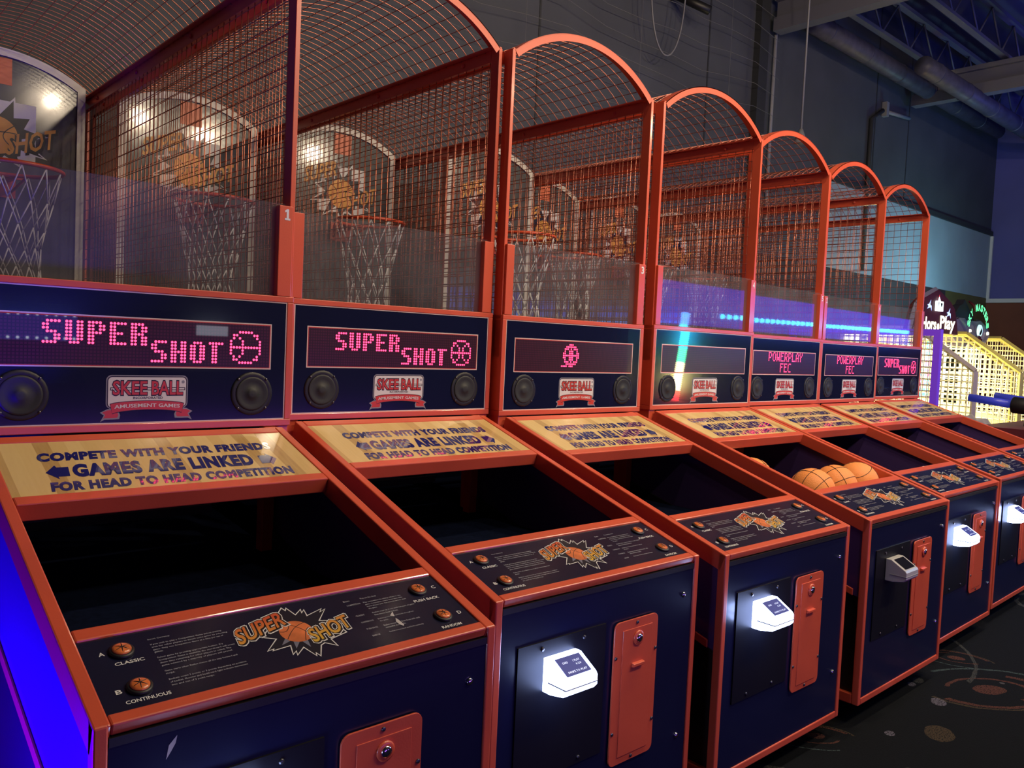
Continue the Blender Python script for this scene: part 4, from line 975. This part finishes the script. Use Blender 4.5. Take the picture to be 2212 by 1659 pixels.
for i in range(n):
    z0 = .95+.86*i/n; f = i/n; x = -.05+.16*f
    m.lathe((x, 0, z0), (.18, 0, 1), [(.030, 0), (.046, .006), (.046, .012), (.030, .019)], 12, 0 if f < .10 else 1 if f < .42 else 2 if f < .58 else 3 if f < .86 else 4)
m.build('tube', TUBES, r); tag(r, 'leaning rainbow coloured light tube across the aisle', 'light tube')
r = empty('blue_lit_canopy', (10.3, -1.35, 0)); m = MB(); m.box(-4.6, 3.6, -.35, .0, 1.66, 2.16, 0); m.box(-4.6, 3.6, -.35, -.30, 0, 1.66, 0)
for x in (-4.5, 0, 3.5): m.box(x-.05, x+.05, -.3, -.2, 0, 1.66, 0)
m.build('housing', BLACK, r)
MB().box(-4.55, 3.55, .0, .02, 1.70, 2.12).build('blue_panel', mat('blue_panel_glow', (.05, .03, .5), .4, emit=(.075, .03, 1.0), es=4.4), r)
m = MB(); x = -3.1
while x < 3.5: m.lathe((x, .02, 1.86+.014*x), (0, 1, 0), [(.03, 0), (.02, .03)], 8); x += .13
m.build('cyan_bulb', mat('cyan_bulb_glow', (.1, .6, 1), .4, emit=(.05, .6, 1.0), es=26), r)
tag(r, 'long blue lit canopy with cyan bulbs across the aisle', 'canopy')
def cabinet(x, col, e, bulbs):
    r = empty('video_game_cabinet', (x, -4.9, 0)); m = MB(); m.prism([(-.40, .3, 0), (-.40, .3, .9), (-.40, .05, 1.0), (-.40, -.1, 1.18), (-.40, .1, 1.6), (-.40, -.5, 1.6), (-.40, -.5, 0)], (.8, 0, 0)); m.build('body', BLACK, r)
    m = MB(); m.box(*((-.36, .36, .101, .115, 1.27, 1.52) if bulbs else (-.05, .27, .101, .115, 1.37, 1.47)), 0)
    m.build('marquee', mat('marquee_glow_'+str(e), col, .4, emit=col, es=e), r)
    if bulbs:
        m = MB()
        for k in range(10):
            for z in (1.29, 1.50): m.lathe((-.34+k*.075, .115, z), (0, 1, 0), [(.012, 0), (.008, .01)], 8)
        m.build('bulb', mat('white_bulb_glow', (1, 1, 1), .4, emit=(.8, .9, 1), es=9), r)
    return r
tag(cabinet(1.35, (.05, .09, .8), 1.6, True), 'video game cabinet with a blue marquee ringed by white bulbs', 'arcade game')
tag(cabinet(2.85, (.75, .85, 1.0), 2.8, False), 'video game cabinet with a white lit marquee', 'arcade game')
#@@ENDFAR
# ================================================================== overhead lamps (light for the row)
LAMPGLOW = mat('lamp_lens_glow', (.9, .85, .7), .4, emit=(1.0, .86, .62), es=22)
for i, (x, y, z) in enumerate(LAMPS):
    r = empty('ceiling_lamp', (x, y, 0)) if i == 0 else None
    if i == 0:
        MB().lathe((0, 0, z-.04), (0, 0, 1), [(.10, .0), (.11, .0), (.10, .12), (.05, .26), (.03, .28)], 20).build('lamp_shade', BLACK, r)
        MB().lathe((0, 0, z-.03), (0, 0, 1), [(.095, 0), (.09, .01)], 20).build('lens', LAMPGLOW, r)
        MB().tube([(0, 0, z+.24), (0, 0, z+1.05)], .012, 6).build('stem', BLACK, r)
        lamp0 = r
    else:
        r = copy_tree(lamp0); r.location = (x, y, 0)
    tag(r, 'round warm ceiling lamp on a stem over the aisle', 'ceiling lamp', 'lamps over the aisle')
for x, y, z, pw in OVERHEAD:  # fixtures for the added fill lamps
    r = copy_tree(lamp0); r.location = (x, y, z-LAMPS[0][2]); tag(r, 'added warm ceiling lamp on a short stem right above the row', 'ceiling lamp', 'added lamps above the row')
